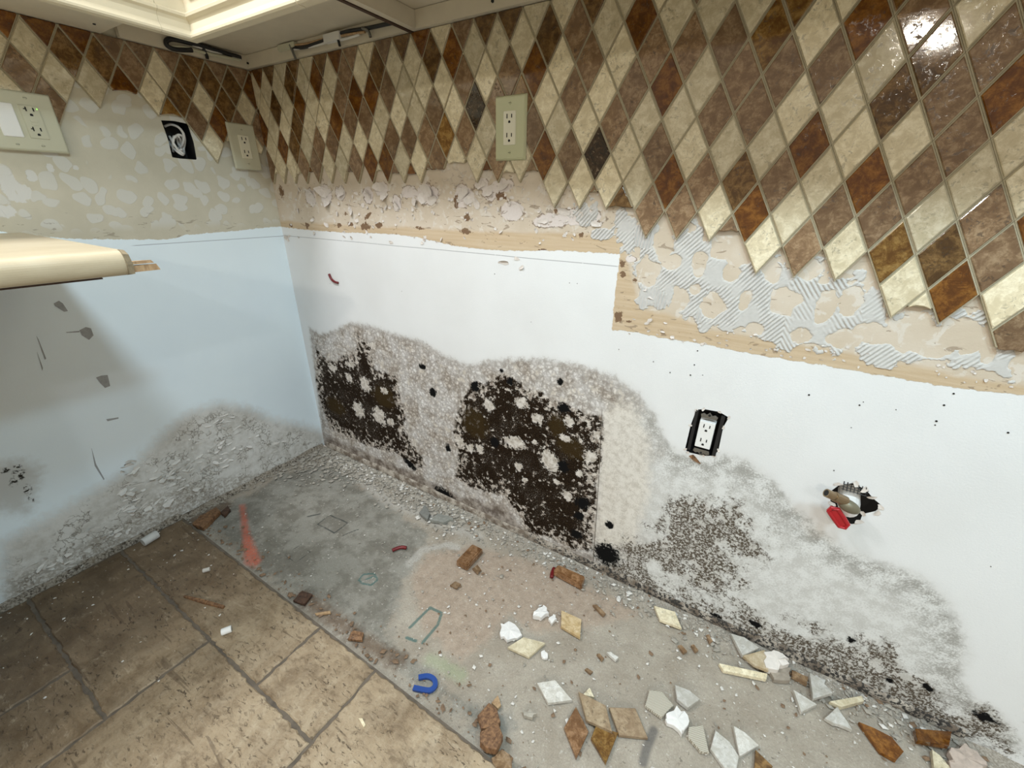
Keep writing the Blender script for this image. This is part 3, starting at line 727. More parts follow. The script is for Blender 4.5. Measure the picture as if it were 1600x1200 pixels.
# broken tiles: fraction of the height (from the bottom point) that is gone
CUT_R = {(-48,-2):.80,(-44,-2):.78,(-42,-2):.82,(-38,-2):.86,(-36,-2):.80,(-32,-2):.80,(-30,-2):.74,(-28,-2):.72,(-26,-2):.80,(-20,-2):.76,(-18,-2):.70,(-16,-2):.72,
         (-23,-1):.42,(-25,-1):.30,(-11,-3):.82,(-9,-3):.55,(-2,-4):.70,(8,-6):.72,(12,-6):.25,(12,-4):.0,(-17,-1):.0}
ROWS_L = {
 4: {17:'D',15:'D',13:'D',11:'M',9:'M',7:'M',5:'B',3:'M',1:'M',-1:'D'},
 3: {18:'L',16:'L',14:'B',12:'B',10:'M',8:'L',6:'B',4:'B',2:'B',0:'D'},
 2: {19:'M',17:'M',15:'L',13:'L',11:'D',9:'L',7:'B',5:'L',3:'B',1:'L',-1:'B'},
 1: {18:'L',16:'M',8:'O',6:'M',4:'D',2:'M',0:'M'},
 0: {19:'L',5:'L',3:'L',1:'L'},
}
CUT_L = {(11,2):.42,(8,1):.55,(3,0):.60,(1,0):.35,(2,1):.0}
LW, LOFF = .0632, .0125

# the field goes on past the frame to the right
_rr = random.Random(21)
for j in range(-6, 5):
    for i in range(4, 19):
        if (i+j) % 2 == 0 and i > max(ROWS_R[j]):
            ROWS_R[j][i] = _rr.choice('LLLMMBDO')

def clip(poly, ax, lim, keep_less):
    out = []
    for i in range(len(poly)):
        a = poly[i]; b = poly[(i+1) % len(poly)]
        ia = (a[ax] <= lim) if keep_less else (a[ax] >= lim)
        ib = (b[ax] <= lim) if keep_less else (b[ax] >= lim)
        if ia: out.append(a)
        if ia != ib:
            t = (lim-a[ax])/(b[ax]-a[ax]); out.append((a[0]+t*(b[0]-a[0]), a[1]+t*(b[1]-a[1])))
    return out

def tile_mesh(poly, base, top, bev, place):
    """poly counter-clockwise in wall coords (centre-relative)"""
    n = len(poly)
    c = (sum(p[0] for p in poly)/n, sum(p[1] for p in poly)/n)
    def inset(d):
        r = []
        for i in range(n):
            p0, p, p1 = Vector(poly[i-1]), Vector(poly[i]), Vector(poly[(i+1) % n])
            e0 = (p-p0).normalized(); e1 = (p1-p).normalized()
            n0 = Vector((-e0.y, e0.x)); n1 = Vector((-e1.y, e1.x))
            k = n0+n1
            k = k/max(.25, k.dot(n0)) if k.length > 1e-6 else n0
            r.append(tuple(p+k*d))
        return r
    q = inset(bev)
    vs = [place(p, base) for p in poly]+[place(p, top-bev*.7) for p in poly]+[place(p, top) for p in q]
    fs = [(i, (i+1) % n, n+(i+1) % n, n+i) for i in range(n)]+[(n+i, n+(i+1) % n, 2*n+(i+1) % n, 2*n+i) for i in range(n)]+[tuple(range(2*n, 3*n))]
    return vs, fs

def area(p):
    return .5*sum(p[i][0]*p[(i+1) % len(p)][1]-p[(i+1) % len(p)][0]*p[i][1] for i in range(len(p)))

def build_tiles(rows, cuts, wall, centre, w, place, lim_u, grout_name):
    g = .0023; full = {}
    grout = MB()
    def dia(cx, cz, s):
        return [(cx-w/2+s, cz), (cx, cz-TH/2+s*1.73), (cx+w/2-s, cz), (cx, cz+TH/2-s*1.73)]
    for j, row in rows.items():
        for i, k in row.items():
            cx, cz = centre(i, j)
            poly = dia(cx, cz, g*1.15); gp = dia(cx, cz, .0002)
            cut = cuts.get((i, j), 0)
            clipped = False
            def lims(p):
                p = clip(p, 1, ZC-.0015, True)
                if p: p = clip(p, 0, lim_u[0], lim_u[1])
                return p
            a0 = area(poly)
            p2 = lims(poly); g2 = lims(gp)
            if cut and p2:
                zl = cz-TH/2+TH*cut
                rr = random.Random(i*71+j)
                p2 = clip(p2, 1, zl, False); g2 = clip(g2, 1, zl+.002, False) if g2 else g2
                if p2:
                    # ragged break: midpoints on the broken edge
                    q = []
                    for a, b in zip(p2, p2[1:]+p2[:1]):
                        q.append(a)
                        if abs(a[1]-zl) < 1e-6 and abs(b[1]-zl) < 1e-6 and abs(b[0]-a[0]) > .008:
                            for s in (.3, .65):
                                q.append((a[0]+(b[0]-a[0])*s, zl+rr.uniform(-.001, .006)))
                    p2 = q
            if not p2 or len(p2) < 3 or area(p2) < 4e-5: continue
            clipped = abs(area(p2)-a0) > 1e-7
            dz = RNG.uniform(-.0006, .0006)
            if clipped:
                mm = tile_mesh([(a-cx, b-cz) for a, b in p2], .0, .0095, .0012, lambda p, d: place(p[0], p[1], d))
                me = mesh('tile', *mm); me.materials.append(M_T[k])
            else:
                if k not in full:
                    mm = tile_mesh([(a-cx, b-cz) for a, b in poly], .0, .0095, .0012, lambda p, d: place(p[0], p[1], d))
                    full[k] = mesh('tile', *mm); full[k].materials.append(M_T[k])
                me = full[k]
            o = link('tile', me, None, wall)
            o.location = place(cx, cz, dz+.0002)
            if g2 and len(g2) > 2:
                vs, fs = tile_mesh([(a, b) for a, b in g2], .0001, .0072, .0003, lambda p, d: place(p[0], p[1], d))
                grout.add(vs, fs)
    grout.build(grout_name, M_GROUT, wall)

build_tiles(ROWS_R, CUT_R, wall_right, lambda i, j: (TOX+(i+1)*TW/2, TOZ+j*TH/2), TW, lambda u, v, d: (u, -d, v), (.0105, False), 'tile_grout')
build_tiles(ROWS_L, CUT_L, wall_left, lambda k, n: (-(LW/2*k+LOFF), TOZ+n*TH/2), LW, lambda u, v, d: (d, u, v), (-.001, True), 'tile_grout')

# ------------------------------------------------------------------ trowelled adhesive left on the right wall
def adhesive():
    reg = rw([(880,338),(905,300),(955,360),(975,335),(1010,340),(1040,365),(1090,360),(1150,395),(1215,420),(1265,400),(1310,435),(1370,440),(1390,490),(1450,490),(1470,505),
              (1530,480),(1560,520),(1585,585),(1570,590),(1480,568),(1420,560),(1385,572),(1340,556),(1300,545),(1240,548),(1200,535),(1130,520),(1085,500),(1030,490),(1000,470),(1005,430),(985,400),(950,372)])
    holes = bl([(1037,383,17,24,0),(1050,409,15,11,0),(1092,414,12,20,0),(1136,384,24,21,0),(1143,425,14,16,0),(1062,470,16,22,0),(1112,478,20,20,0),(1163,470,10,16,0),
                (1205,425,14,18,.4),(1225,470,24,22,.3),(1265,420,22,16,0),(1290,480,18,26,0),(1330,470,20,22,0),(1360,520,30,16,0),(1420,520,46,28,0),(1498,525,44,30,0),(1460,545,30,16,0),
                (1180,515,14,10,0),(1250,525,16,12,0),(1320,530,26,16,0),(1010,425,18,22,0),(1085,452,9,9,0),(1545,540,14,30,.3)])
    s = .00135
    lo = reg.min(0)-.005; hi = reg.max(0)+.005
    us = np.arange(lo[0], hi[0], s); vs = np.arange(lo[1], hi[1], s)
    U, V = np.meshgrid(us, vs, indexing='ij'); P = np.stack([U.ravel(), V.ravel()], 1)
    m = sdf(P, reg)+(fbm(P[:, 0]*38, P[:, 1]*38, 4)-.47)*.09
    hb = -blobs(P, holes)*.018+(fbm(P[:, 0]*60+9, P[:, 1]*60, 3)-.45)*.016
    mm = np.minimum(m, hb)
    zone = fbm(P[:, 0]*6+3, P[:, 1]*6+8, 2)
    ang = np.where(P[:, 0] < 1.47, 1.48, np.where(zone > .36, .95, -.9))
    ang = np.where((P[:, 0] < 1.47) & (zone > .42), .85, ang)
    ph = (P[:, 0]*np.sin(ang)-P[:, 1]*np.cos(ang))/.0068+fbm(P[:, 0]*14, P[:, 1]*14, 2)*.5
    ridge = np.clip(np.sin(ph*2*math.pi)*1.3, -1, 1)
    wear = np.clip((fbm(P[:, 0]*25+40, P[:, 1]*25, 3)-.30)*5, 0, 1)
    h = .0007+.0022*np.clip(mm/.004, 0, 1)*(.45+.55*ridge*wear)+(fbm(P[:, 0]*160, P[:, 1]*160, 2)-.4)*.0006
    h = np.where(mm > 0, np.maximum(h, .0004), -.0006)
    nu, nv = len(us), len(vs)
    I = (np.arange(nu-1)[:, None]*nv+np.arange(nv-1)[None]).ravel()
    F = np.stack([I, I+nv, I+nv+1, I+1], 1)
    F = F[(mm[F] > 0).any(1)]
    used, inv = np.unique(F.ravel(), return_inverse=True)
    V3 = np.stack([P[:, 0], -h, P[:, 1]], 1)[used]
    return mesh('adhesive_residue', V3, inv.reshape(-1, 4))
M_ADH = simple('grey_white_thinset', (.58, .565, .535), .9, 0, .06, 150, .15)
o = link('adhesive_residue', adhesive(), M_ADH, wall_right)
o['kind'] = 'stuff'; o['label'] = 'grey white combed tile adhesive on bare paper'

# ------------------------------------------------------------------ torn paper and paint flakes
def flakes(lst, place, seed, curl=.5):
    r = random.Random(seed); mb = MB()
    for (u, v, su, sv, a) in lst:
        n = 9; c, s = math.cos(a), math.sin(a); ring = []
        cd = r.uniform(0, 6.28); cs = r.uniform(.3, 1)*curl
        def lift(x, y):
            k = (x*math.cos(cd)/su+y*math.sin(cd)/sv)
            return .0008+max(0, k+.2)**2*min(su, sv)*cs
        pts = [(0, 0)]+[((su*rr*math.cos(t)), (sv*rr*math.sin(t))) for k in range(n) for t, rr in [(2*math.pi*k/n, r.uniform(.6, 1.15))]]
        mid = [(p[0]*.6, p[1]*.6) for p in pts[1:]]
        allp = pts+mid
        vs = [place(u+x*c-y*s, v+x*s+y*c, lift(x, y)) for x, y in allp]
        m = len(pts)
        fs = []
        for k in range(n):
            fs.append((0, m+k, m+(k+1) % n)); fs.append((m+k, 1+k, 1+(k+1) % n, m+(k+1) % n))
        mb.add(vs, fs)
    return mb
PR = lambda u, v, d: (u, -d, v)
PL = lambda u, v, d: (d, u, v)
M_TORN = simple('torn_white_paper', (.70, .64, .585), .9, 0, .08, 200, .3)
lst = []
for x, v, rx, ry in [(485,306,7,12),(508,300,8,10),(512,315,6,8),(533,300,5,9),(594,292,9,7),(576,306,6,10),(601,306,6,10),(668,300,14,10),(676,312,8,8),(662,310,6,10),(724,302,13,9),
                     (735,310,8,10),(752,288,9,8),(764,300,9,9),(786,292,10,7),(620,322,5,9),(548,330,4,7),(648,316,5,8),(745,318,5,9),(808,404,5,3),(787,410,9,4),(815,418,6,3),
                     (850,345,10,6),(880,330,14,7),(905,336,9,6),(930,350,10,5),(1015,500,5,3),(1020,465,8,4),(1008,450,5,5),(1240,345,0,0)]:
    if rx:
        b = bl([(x, v, rx, ry, 0)])[0]; lst.append((b[0], b[1], b[2], b[3], RNG.uniform(-.5, .5)))
for _ in range(150):   # small tears and crumbs of paper along the bare band
    x = RNG.uniform(445, 960); v = RNG.uniform(290, 352) if RNG.random() < .75 else RNG.uniform(350, 384)
    b = bl([(x, v, RNG.uniform(1.2, 3.5), RNG.uniform(1.5, 4.5), 0)])[0]; lst.append((b[0], b[1], b[2], b[3], RNG.uniform(-1.2, 1.2)))
for _ in range(60):
    x = RNG.uniform(980, 1590); v = 505+(x-980)*.145+RNG.uniform(-14, 16)
    b = bl([(x, v, RNG.uniform(1.5, 5), RNG.uniform(1.2, 3), 0)])[0]; lst.append((b[0], b[1], b[2], b[3], RNG.uniform(-.6, .6)))
o = flakes(lst, PR, 3, .9).build('torn_paper', M_TORN, wall_right); o['kind'] = 'stuff'; o['label'] = 'torn white paper and plaster tears'
lst = []
for cx, cy, sx, sy, n in [(348,665,26,22,20),(335,700,28,14,26),(330,725,25,10,16),(300,725,40,16,22),(205,745,14,22,16),(200,790,22,14,16),(255,745,25,12,18),(290,760,20,8,10),(235,790,30,14,14),(420,690,40,14,12),(180,830,30,10,12),(110,880,60,12,16)]:
    for _ in range(n):
        x = RNG.gauss(cx, sx*.6); v = RNG.gauss(cy, sy*.6)
        p = hit(x, v, 0, 0)
        if p[2] < .015 or p[1] > -.02: continue
        lst.append((p[1], p[2], RNG.uniform(.006, .020), RNG.uniform(.002, .006), RNG.uniform(-.5, .5)))
M_FLAKE = simple('peeling_paint', (.70, .68, .64), .75, 0, .08, 120, .2)
o = flakes(lst, PL, 5, 2.4).build('peeling_paint', M_FLAKE, wall_left); o['kind'] = 'stuff'; o['label'] = 'curled flakes of peeling white paint'

mb = MB()
for _ in range(110):
    x = RNG.uniform(440, 905); v = RNG.uniform(282, 325)
    if RNG.random() < .3: x = RNG.uniform(690, 790); v = RNG.uniform(262, 290)
    p = hit(x, v, 1, -.002); a = RNG.uniform(0, 3.14); L = RNG.uniform(.004, .016)
    dx, dz = math.cos(a)*L, math.sin(a)*L
    mb.tube([(p[0]-dx, -.001, p[2]-dz), (p[0]+RNG.uniform(-.002, .002), -.0045, p[2]), (p[0]+dx, -.001, p[2]+dz)], .0004, 4, False)
o = mb.build('mesh_fibres', M_TORN, wall_right); o['kind'] = 'stuff'; o['label'] = 'loose white fibres of tile mesh'

# gouges on the left wall and pin holes on the right wall
for pts in ([(84,474),(92,470),(98,474),(106,486),(100,487),(92,482),(86,478)], [(124,516),(134,511),(142,513),(146,524),(139,531),(128,524)], [(150,590),(158,587),(168,586),(172,603),(164,606),(156,598)],
            [(103,519),(124,517),(124,519),(104,520)], [(57,525),(60,530),(72,560),(70,562)], [(58,550),(67,575),(66,579)], [(166,655),(185,652),(185,654),(168,658)], [(143,700),(150,725),(163,748),(162,750),(148,728)]):
    q = lw(pts); vs = [(.0009, a, b) for a, b in q]
    mb = MB(); n = len(vs); mb.add(vs+[(0.0, a, b) for a, b in q], [tuple(range(n))]+[(i, (i+1) % n, n+(i+1) % n, n+i) for i in range(n)])
    mb.build('gouge', M_GREYMARK, wall_left)
mb = MB()
for x, v, s in [(1021,565,1.6),(1047,582,2),(1085,570,2),(1079,586,2.4),(1090,548,2),(1098,586,1.4),(1264,617,2.6),(1343,633,2.2),(1349,628,1.2),(1463,658,2.6),(1461,664,1.6),(1475,633,2.4),(1490,615,2.2),(1575,676,2.4),(1548,885,1.2),
                (967,546,1.5),(1303,735,1.6),(773,428,1.6),(628,455,1.2),(516,443,1.2),(1330,668,1.2),(1400,640,1.2),(890,442,1.4),(902,443,1.2),(830,503,1.2)]:
    p = hit(x, v, 1, 0); r = s*.0007
    mb.tube([(p[0], .001, p[2]), (p[0], -.0008, p[2])], r, 7)
o = mb.build('pin_holes', M_SLOT, wall_right); o['kind'] = 'stuff'

# drywall seam and loose bottom edge along the right wall
mb = MB()
for a, b in [((941,640),(936,740)),((936,742),(926,893))]:
    p, q = hit(*a, 1, 0), hit(*b, 1, 0)
    mb.add([(p[0]-.0006,-.0008,p[2]),(p[0]+.0006,-.0008,p[2]),(q[0]+.0010,-.0008,q[2]),(q[0]-.0010,-.0008,q[2])], [(0,1,2,3)])
mb.build('joint_seam', simple('seam_dirt', (.12,.095,.07), .9, 0, .3, 200), wall_right)
mb = MB()
xs = np.linspace(.02, 2.15, 120)
top = .024+.016*(fbm(xs*5, xs*0+3, 3)-.4)
n = len(xs)
vs = [(x, -.004, .001) for x in xs]+[(x, -.004-.003*vnoise(np.array([x*12]), np.array([2.]))[0], t) for x, t in zip(xs, top)]+[(x, .0, t+.004) for x, t in zip(xs, top)]
fs = [(i, i+1, n+i+1, n+i) for i in range(n-1)]+[(n+i, n+i+1, 2*n+i+1, 2*n+i) for i in range(n-1)]
mb.add(vs, fs)
def edge_mat():
    t = NT('swollen_base_edge')
    a = t.noise(30, 5, .65); b = t.noise(120, 4, .7); x = t.sep()
    c = t.mix(t.rng(a, .38, .62), (.15, .115, .085), (.46, .41, .345))
    c = t.mix(t.rng(t.m('MULTIPLY_ADD', t.rng(x[0], .9, 1.3), .13, b), .58, .68), c, (.03, .026, .022))
    return t.out(c, .85, t.bump(b, .5, .003))
o = mb.build('trim_1', edge_mat(), None, smooth=True)
tag(o, 'swollen broken drywall edge along the base of the mouldy wall', None, None, 'structure')

mb = MB()
ys = np.linspace(-1.3, -.01, 130)
n = len(ys)
hh = .012+.012*(fbm(ys*22, ys*0+9, 3)-.3)+np.where(ys > YE, -.004, .010)
ww = .010+.014*(fbm(ys*26, ys*0+4, 3)-.3)
vs = [(.0005, y, h+.008) for y, h in zip(ys, hh)]+[(w*.5, y, h*.8) for y, h, w in zip(ys, hh, ww)]+[(w, y, -.002) for y, w in zip(ys, ww)]
fs = [(i, i+1, n+i+1, n+i) for i in range(n-1)]+[(n+i, n+i+1, 2*n+i+1, 2*n+i) for i in range(n-1)]
mb.add(vs, fs)
t = NT('damp_base_dirt'); a = t.noise(40, 5, .68); b = t.noise(160, 4, .7)
o = mb.build('trim_2', t.out(t.mix(t.rng(b, .35, .65), t.mix(t.rng(a, .4, .6), (.05, .035, .022), (.20, .16, .115)), (.38, .345, .29)), .9, t.bump(b, .6, .004)), None)
tag(o, 'damp dirt and rotten paper along the base of the left wall', None, None, 'structure')

# ------------------------------------------------------------------ cabinets over the counter
DZ = 1.4475
RAIL = [(-.018,1.373),(.0,1.373),(.003,1.376),(.0035,1.380),(.001,1.385),(-.002,1.390),(-.003,1.402),(.000,1.408),(.006,1.412),(.007,1.417),(.004,1.420),(-.018,1.420)]
def rail_run(mb, a, b, nrm, m0=0, m1=0):
    """extrude the moulding from a to b; nrm is outward; m0/m1 mitre factors"""
    d = (Vector(b)-Vector(a)).normalized()
    n = len(RAIL); vs = []
    for p, mf in ((a, m0), (b, m1)):
        for o_, z in RAIL:
            vs.append((p[0]+nrm[0]*o_+d.x*mf*o_, p[1]+nrm[1]*o_+d.y*mf*o_, z))
    fs = [(i, (i+1) % n, n+(i+1) % n, n+i) for i in range(n)]+[tuple(range(n-1, -1, -1)), tuple(range(n, 2*n))]
    mb.add(vs, fs)
def door(parent, lo, hi, axis, sgn, z0=1.452, z1=2.05):
    """raised panel door on the face; axis = normal axis"""
    mb = MB(); fr = .055
    def bx(u0, u1, za, zb, d0, d1):
        if axis == 0: mb.box((min(lo[0]+sgn*d0, lo[0]+sgn*d1), u0, za), (max(lo[0]+sgn*d0, lo[0]+sgn*d1), u1, zb))
        else: mb.box((u0, min(lo[1]+sgn*d0, lo[1]+sgn*d1), za), (u1, max(lo[1]+sgn*d0, lo[1]+sgn*d1), zb))
    u0, u1 = (lo[1], hi[1]) if axis == 0 else (lo[0], hi[0])
    bx(u0, u1, z0, z0+fr, 0, .02); bx(u0, u1, z1-fr, z1, 0, .02); bx(u0, u0+fr, z0+fr, z1-fr, 0, .02); bx(u1-fr, u1, z0+fr, z1-fr, 0, .02)
    d = mb.build('door', M_PAINT, parent, bevel=.003)
    mb = MB()
    bx2 = MB()
    def by(u0, u1, za, zb, d0, d1):
        if axis == 0: bx2.box((min(lo[0]+sgn*d0, lo[0]+sgn*d1), u0, za), (max(lo[0]+sgn*d0, lo[0]+sgn*d1), u1, zb))
        else: bx2.box((u0, min(lo[1]+sgn*d0, lo[1]+sgn*d1), za), (u1, max(lo[1]+sgn*d0, lo[1]+sgn*d1), zb))
    by(u0+fr, u1-fr, z0+fr, z1-fr, .002, .014)
    bx2.build('door_panel', M_PAINT, d, bevel=.002)

# corner cabinet
cab = empty('wall_cabinet', (0, 0, 0), 'cream corner wall cabinet above both walls with open recessed underside', 'cabinet', 'cream wall cabinets')
mb = MB(); mb.box((.002,-.374,DZ),(.297,-.297,2.1)); mb.box((.002,-.297,DZ),(.712,-.002,2.1)); mb.build('body', M_PANEL, cab)
mb = MB(); mb.box((.002,-.020,ZC),(.712,-.002,DZ-.001)); mb.build('back_rail', M_PANEL, cab)
mb = MB(); mb.box((.002,-.340,ZC),(.020,-.020,DZ-.001)); mb.build('back_rail', M_PANEL, cab)
mb = MB(); mb.box((.297,-.374,1.42),(.315,-.297,2.1)); mb.box((.297,-.315,1.42),(.712,-.297,2.1)); mb.build('face_frame', M_PAINT, cab)
mb = MB(); rail_run(mb, (.315,-.374,0), (.315,-.315,0), (1,0), 0, -1); rail_run(mb, (.315,-.315,0), (.712,-.315,0), (0,-1), 1, 0); mb.build('light_rail', M_PAINT, cab)
door(cab, (.345,-.315), (.705,-.315), 1, -1)
mb = MB(); mb.box((.704,-.297,1.4095),(.7135,-.002,DZ-.001)); mb.build('side_edge', M_RAW, cab)
# left cabinet
cab2 = empty('wall_cabinet', (0, -.7, 0), 'cream wall cabinet with flat closed underside above the wide switch plate', 'cabinet', 'cream wall cabinets')
def off(mb, name, mat, parent, bevel=0): return mb.build(name, mat, parent, bevel=bevel, offset=parent.location)
mb = MB(); mb.box((.002,-1.25,ZC),(.297,-.375,2.1)); off(mb, 'body', M_PANEL, cab2)
mb = MB(); mb.box((.297,-1.25,1.42),(.315,-.375,2.1)); off(mb, 'face_frame', M_PAINT, cab2)
mb = MB(); rail_run(mb, (.315,-1.25,0), (.315,-.3745,0), (1,0)); off(mb, 'light_rail', M_PAINT, cab2)
mb = MB(); p = hit(147, 37, 2, ZC); mb.tube([(p[0],p[1],ZC+.002),(p[0],p[1],ZC-.002)], .003, 10); off(mb, 'screw_head', M_SLOT, cab2)
# doors are placed in world space, so parent them with the inverse offset
n0 = set(COL.objects)
door(cab2, (.315,-.80), (.315,-.385), 0, 1); door(cab2, (.315,-1.24), (.315,-.81), 0, 1)
for o in set(COL.objects)-n0:
    if o.parent is cab2: o.location = (0, .7, 0)
# right cabinet
cab3 = empty('wall_cabinet', (.715, 0, 0), 'cream wall cabinet right of the dark gap above the tiled wall', 'cabinet', 'cream wall cabinets')
mb = MB(); mb.box((.7145,-.297,DZ),(2.40,-.002,2.1)); off(mb, 'body', M_PANEL, cab3)
mb = MB(); mb.box((.7145,-.297,ZC),(.732,-.002,DZ-.001)); off(mb, 'side_panel', M_PANEL, cab3)
mb = MB(); mb.box((.7325,-.020,ZC),(2.40,-.002,DZ-.001)); off(mb, 'back_rail', M_PANEL, cab3)
mb = MB(); mb.box((.7145,-.315,1.42),(2.40,-.2975,2.1)); off(mb, 'face_frame', M_PAINT, cab3)
mb = MB(); rail_run(mb, (.7145,-.315,0), (2.40,-.315,0), (0,-1)); off(mb, 'light_rail', M_PAINT, cab3)
n0 = set(COL.objects)
for x0, x1 in ((.722, 1.135), (1.145, 1.555), (1.565, 1.975), (1.985, 2.392)): door(cab3, (x0, -.315), (x1, -.315), 1, -1)
for o in set(COL.objects)-n0:
    if o.parent is cab3: o.location = (-.715, 0, 0)
mb = MB(); p = hit(770, 2, 1, -.020); mb.tube([(p[0],-.019,p[2]),(p[0],-.023,p[2])], .003, 10); off(mb, 'screw_head', M_SLOT, cab3)

# lamp strip remains and cables under the corner cabinet
fx = empty('light_fitting', (.35, -.02, 1.43), 'removed under-cabinet light strip with loose wires right of the corner', 'light fitting')
B = lambda x, y: hit(x, y, 1, -.034)
def pt(x, y, d=-.03): return tuple(hit(x, y, 1, d))
mb = MB(); a = B(432, 76); b = B(462, 72); mb.box((a[0], -.032, a[2]-.006), (b[0]-.01, -.0205, a[2]+.008)); off(mb, 'terminal_block', M_PLATE2, fx, .001)
mb = MB(); a = B(505, 60); b = B(530, 55); mb.box((a[0], -.035, a[2]-.010), (b[0], -.0205, b[2]+.010)); off(mb, 'connector', M_CABLE, fx, .001)
for nm, pts, r, mt in [('wire', [(455,74),(475,74),(500,66),(515,60),(540,50),(575,44),(620,34)], .0045, M_BLACK), ('wire', [(450,72),(480,68),(510,60),(545,54),(570,50)], .0030, M_TANWOOD),
                       ('wire', [(460,77),(490,72),(512,66),(535,62),(562,54)], .0028, M_CABLE)]:
    mb = MB(); mb.tube(spline([pt(x, y, -.027) for x, y in pts], 6), r, 8); off(mb, nm, mt, fx)
for pts in ([(453,70),(458,82),(462,92)], [(566,44),(575,48),(579,58)], [(525,52),(529,64),(531,72)]):
    mb = MB(); mb.tube(spline([pt(x, y, -.030) for x, y in pts], 5), .0035, 8); off(mb, 'clip', M_BLACK if pts[0][0] == 525 else M_STEEL, fx)
fx2 = empty('light_fitting', (.02, -.2, 1.43), 'black and cream cable loop hanging under the cabinet left of the corner', 'light fitting')
def ptl(x, y, d=.03): return tuple(hit(x, y, 0, d))
for nm, pts, r, mt in [('cable', [(300,78),(275,77),(262,72),(260,64),(270,61),(300,68),(330,76),(376,90)], .0060, M_BLACK), ('cable', [(266,74),(285,74),(310,80),(335,86),(374,94)], .0042, M_PLATE2),
                       ('cable', [(300,70),(330,80),(352,84),(376,93)], .0030, M_CABLE), ('clip', [(316,74),(322,84),(324,92)], .0045, M_BLACK)]:
    mb = MB(); mb.tube(spline([ptl(x, y, .026) for x, y in pts], 6), r, 8); off(mb, nm, mt, fx2)
mb = MB(); p = hit(392, 102, 1, -.02); mb.tube([(.03, -.0195, 1.425), (.03, -.024, 1.425)], .003, 8); off(mb, 'screw_head', M_SLOT, cab)

# ------------------------------------------------------------------ broken counter end on the left
ct = empty('countertop', (.3, -.655, .912), 'cream painted counter end with rounded edge sticking out from left wall', 'countertop')
prof = [(.001,.912),(.570,.912),(.573,.9145),(.586,.9145)]+[(.586+.0145*math.sin(a), .9355-.021*math.cos(a)) for a in np.linspace(.15, math.pi-.1, 18)]+[(.560,.957),(.001,.957)]
n = len(prof); mb = MB(); vs = []
rr = random.Random(4)
for yy, jag in ((-1.7, 0), (-.80, 0), (-.668, .0), (-.656, .004)):
    for k, (a, b) in enumerate(prof):
        vs.append((a, yy+(rr.uniform(-1, 1)*jag if .56 < a else 0), b))
fs = [tuple(range(n-1, -1, -1)), tuple(range(3*n, 4*n))]
for s in range(3): fs += [(s*n+i, s*n+(i+1) % n, (s+1)*n+(i+1) % n, (s+1)*n+i) for i in range(n)]
mb.add(vs, fs)
t = NT('worn_cream_paint'); a = t.noise(10, 5, .6, t.vm('MULTIPLY', t.co, (3.0, .6, 1.0)), .8)
M_CT = t.out(t.mix(t.rng(a, .35, .65), (.50, .42, .285), (.56, .485, .345)), .35, t.bump(t.noise(60, 3), .15, .002))
off(mb, 'slab', M_CT, ct)
mb = MB(); mb.box((.02,-1.69,.9095),(.572,-.69,.9118)); off(mb, 'underside_board', M_RAW, ct)
for (za, zb, l, x0, x1) in ((.918,.929,.046,.575,.592), (.931,.936,.040,.570,.590)):
    mb = MB(); mb.add([(x0,-.665,za),(x1,-.665,za),(x1,-.665,zb),(x0,-.665,zb),(x0+.003,-.655+l*.9,za+.001),(x1-.002,-.655+l,za),(x1-.003,-.655+l*.92,zb),(x0+.003,-.655+l*.8,zb-.001)],
                      [(0,3,2,1),(4,5,6,7),(0,1,5,4),(1,2,6,5),(2,3,7,6),(3,0,4,7)])
    o = off(mb, 'splinter', M_TANWOOD, ct); o['label'] = 'raw wood splinter poking from broken end'
mb = MB(); mb.add([(.585,-.6535,.914),(.602,-.652,.917),(.603,-.651,.934),(.600,-.652,.950),(.592,-.653,.956),(.585,-.6535,.957),(.586,-.659,.914),(.602,-.66,.917),(.604,-.66,.934),(.601,-.66,.951),(.592,-.66,.9575),(.584,-.66,.958)],
                  [(0,1,2,3,4,5),(6,11,10,9,8,7)]+[(i,6+i,6+(i+1)%6,(i+1)%6) for i in range(6)])
o = off(mb, 'chipped_edge', simple('chipped_wood', (.30,.24,.15), .8, 0, .3, 150, .4), ct)

bc = empty('added_base_cabinet', (.28, -1.5, 0), 'cream base cabinet added beyond the left frame edge to carry the counter and shade below it', 'cabinet')  # unseen cabinet, added to block light under the counter
mb = MB(); mb.box((.003,-1.69,.09),(.555,-1.12,.908)); off(mb, 'body', M_TANWOOD, bc)
mb = MB(); mb.box((.003,-1.69,.0125),(.49,-1.135,.0895)); off(mb, 'toe_kick', M_RAW, bc)
mb = MB(); mb.box((.5555,-1.68,.12),(.575,-1.13,.88)); off(mb, 'door', M_PAINT, bc, .003)

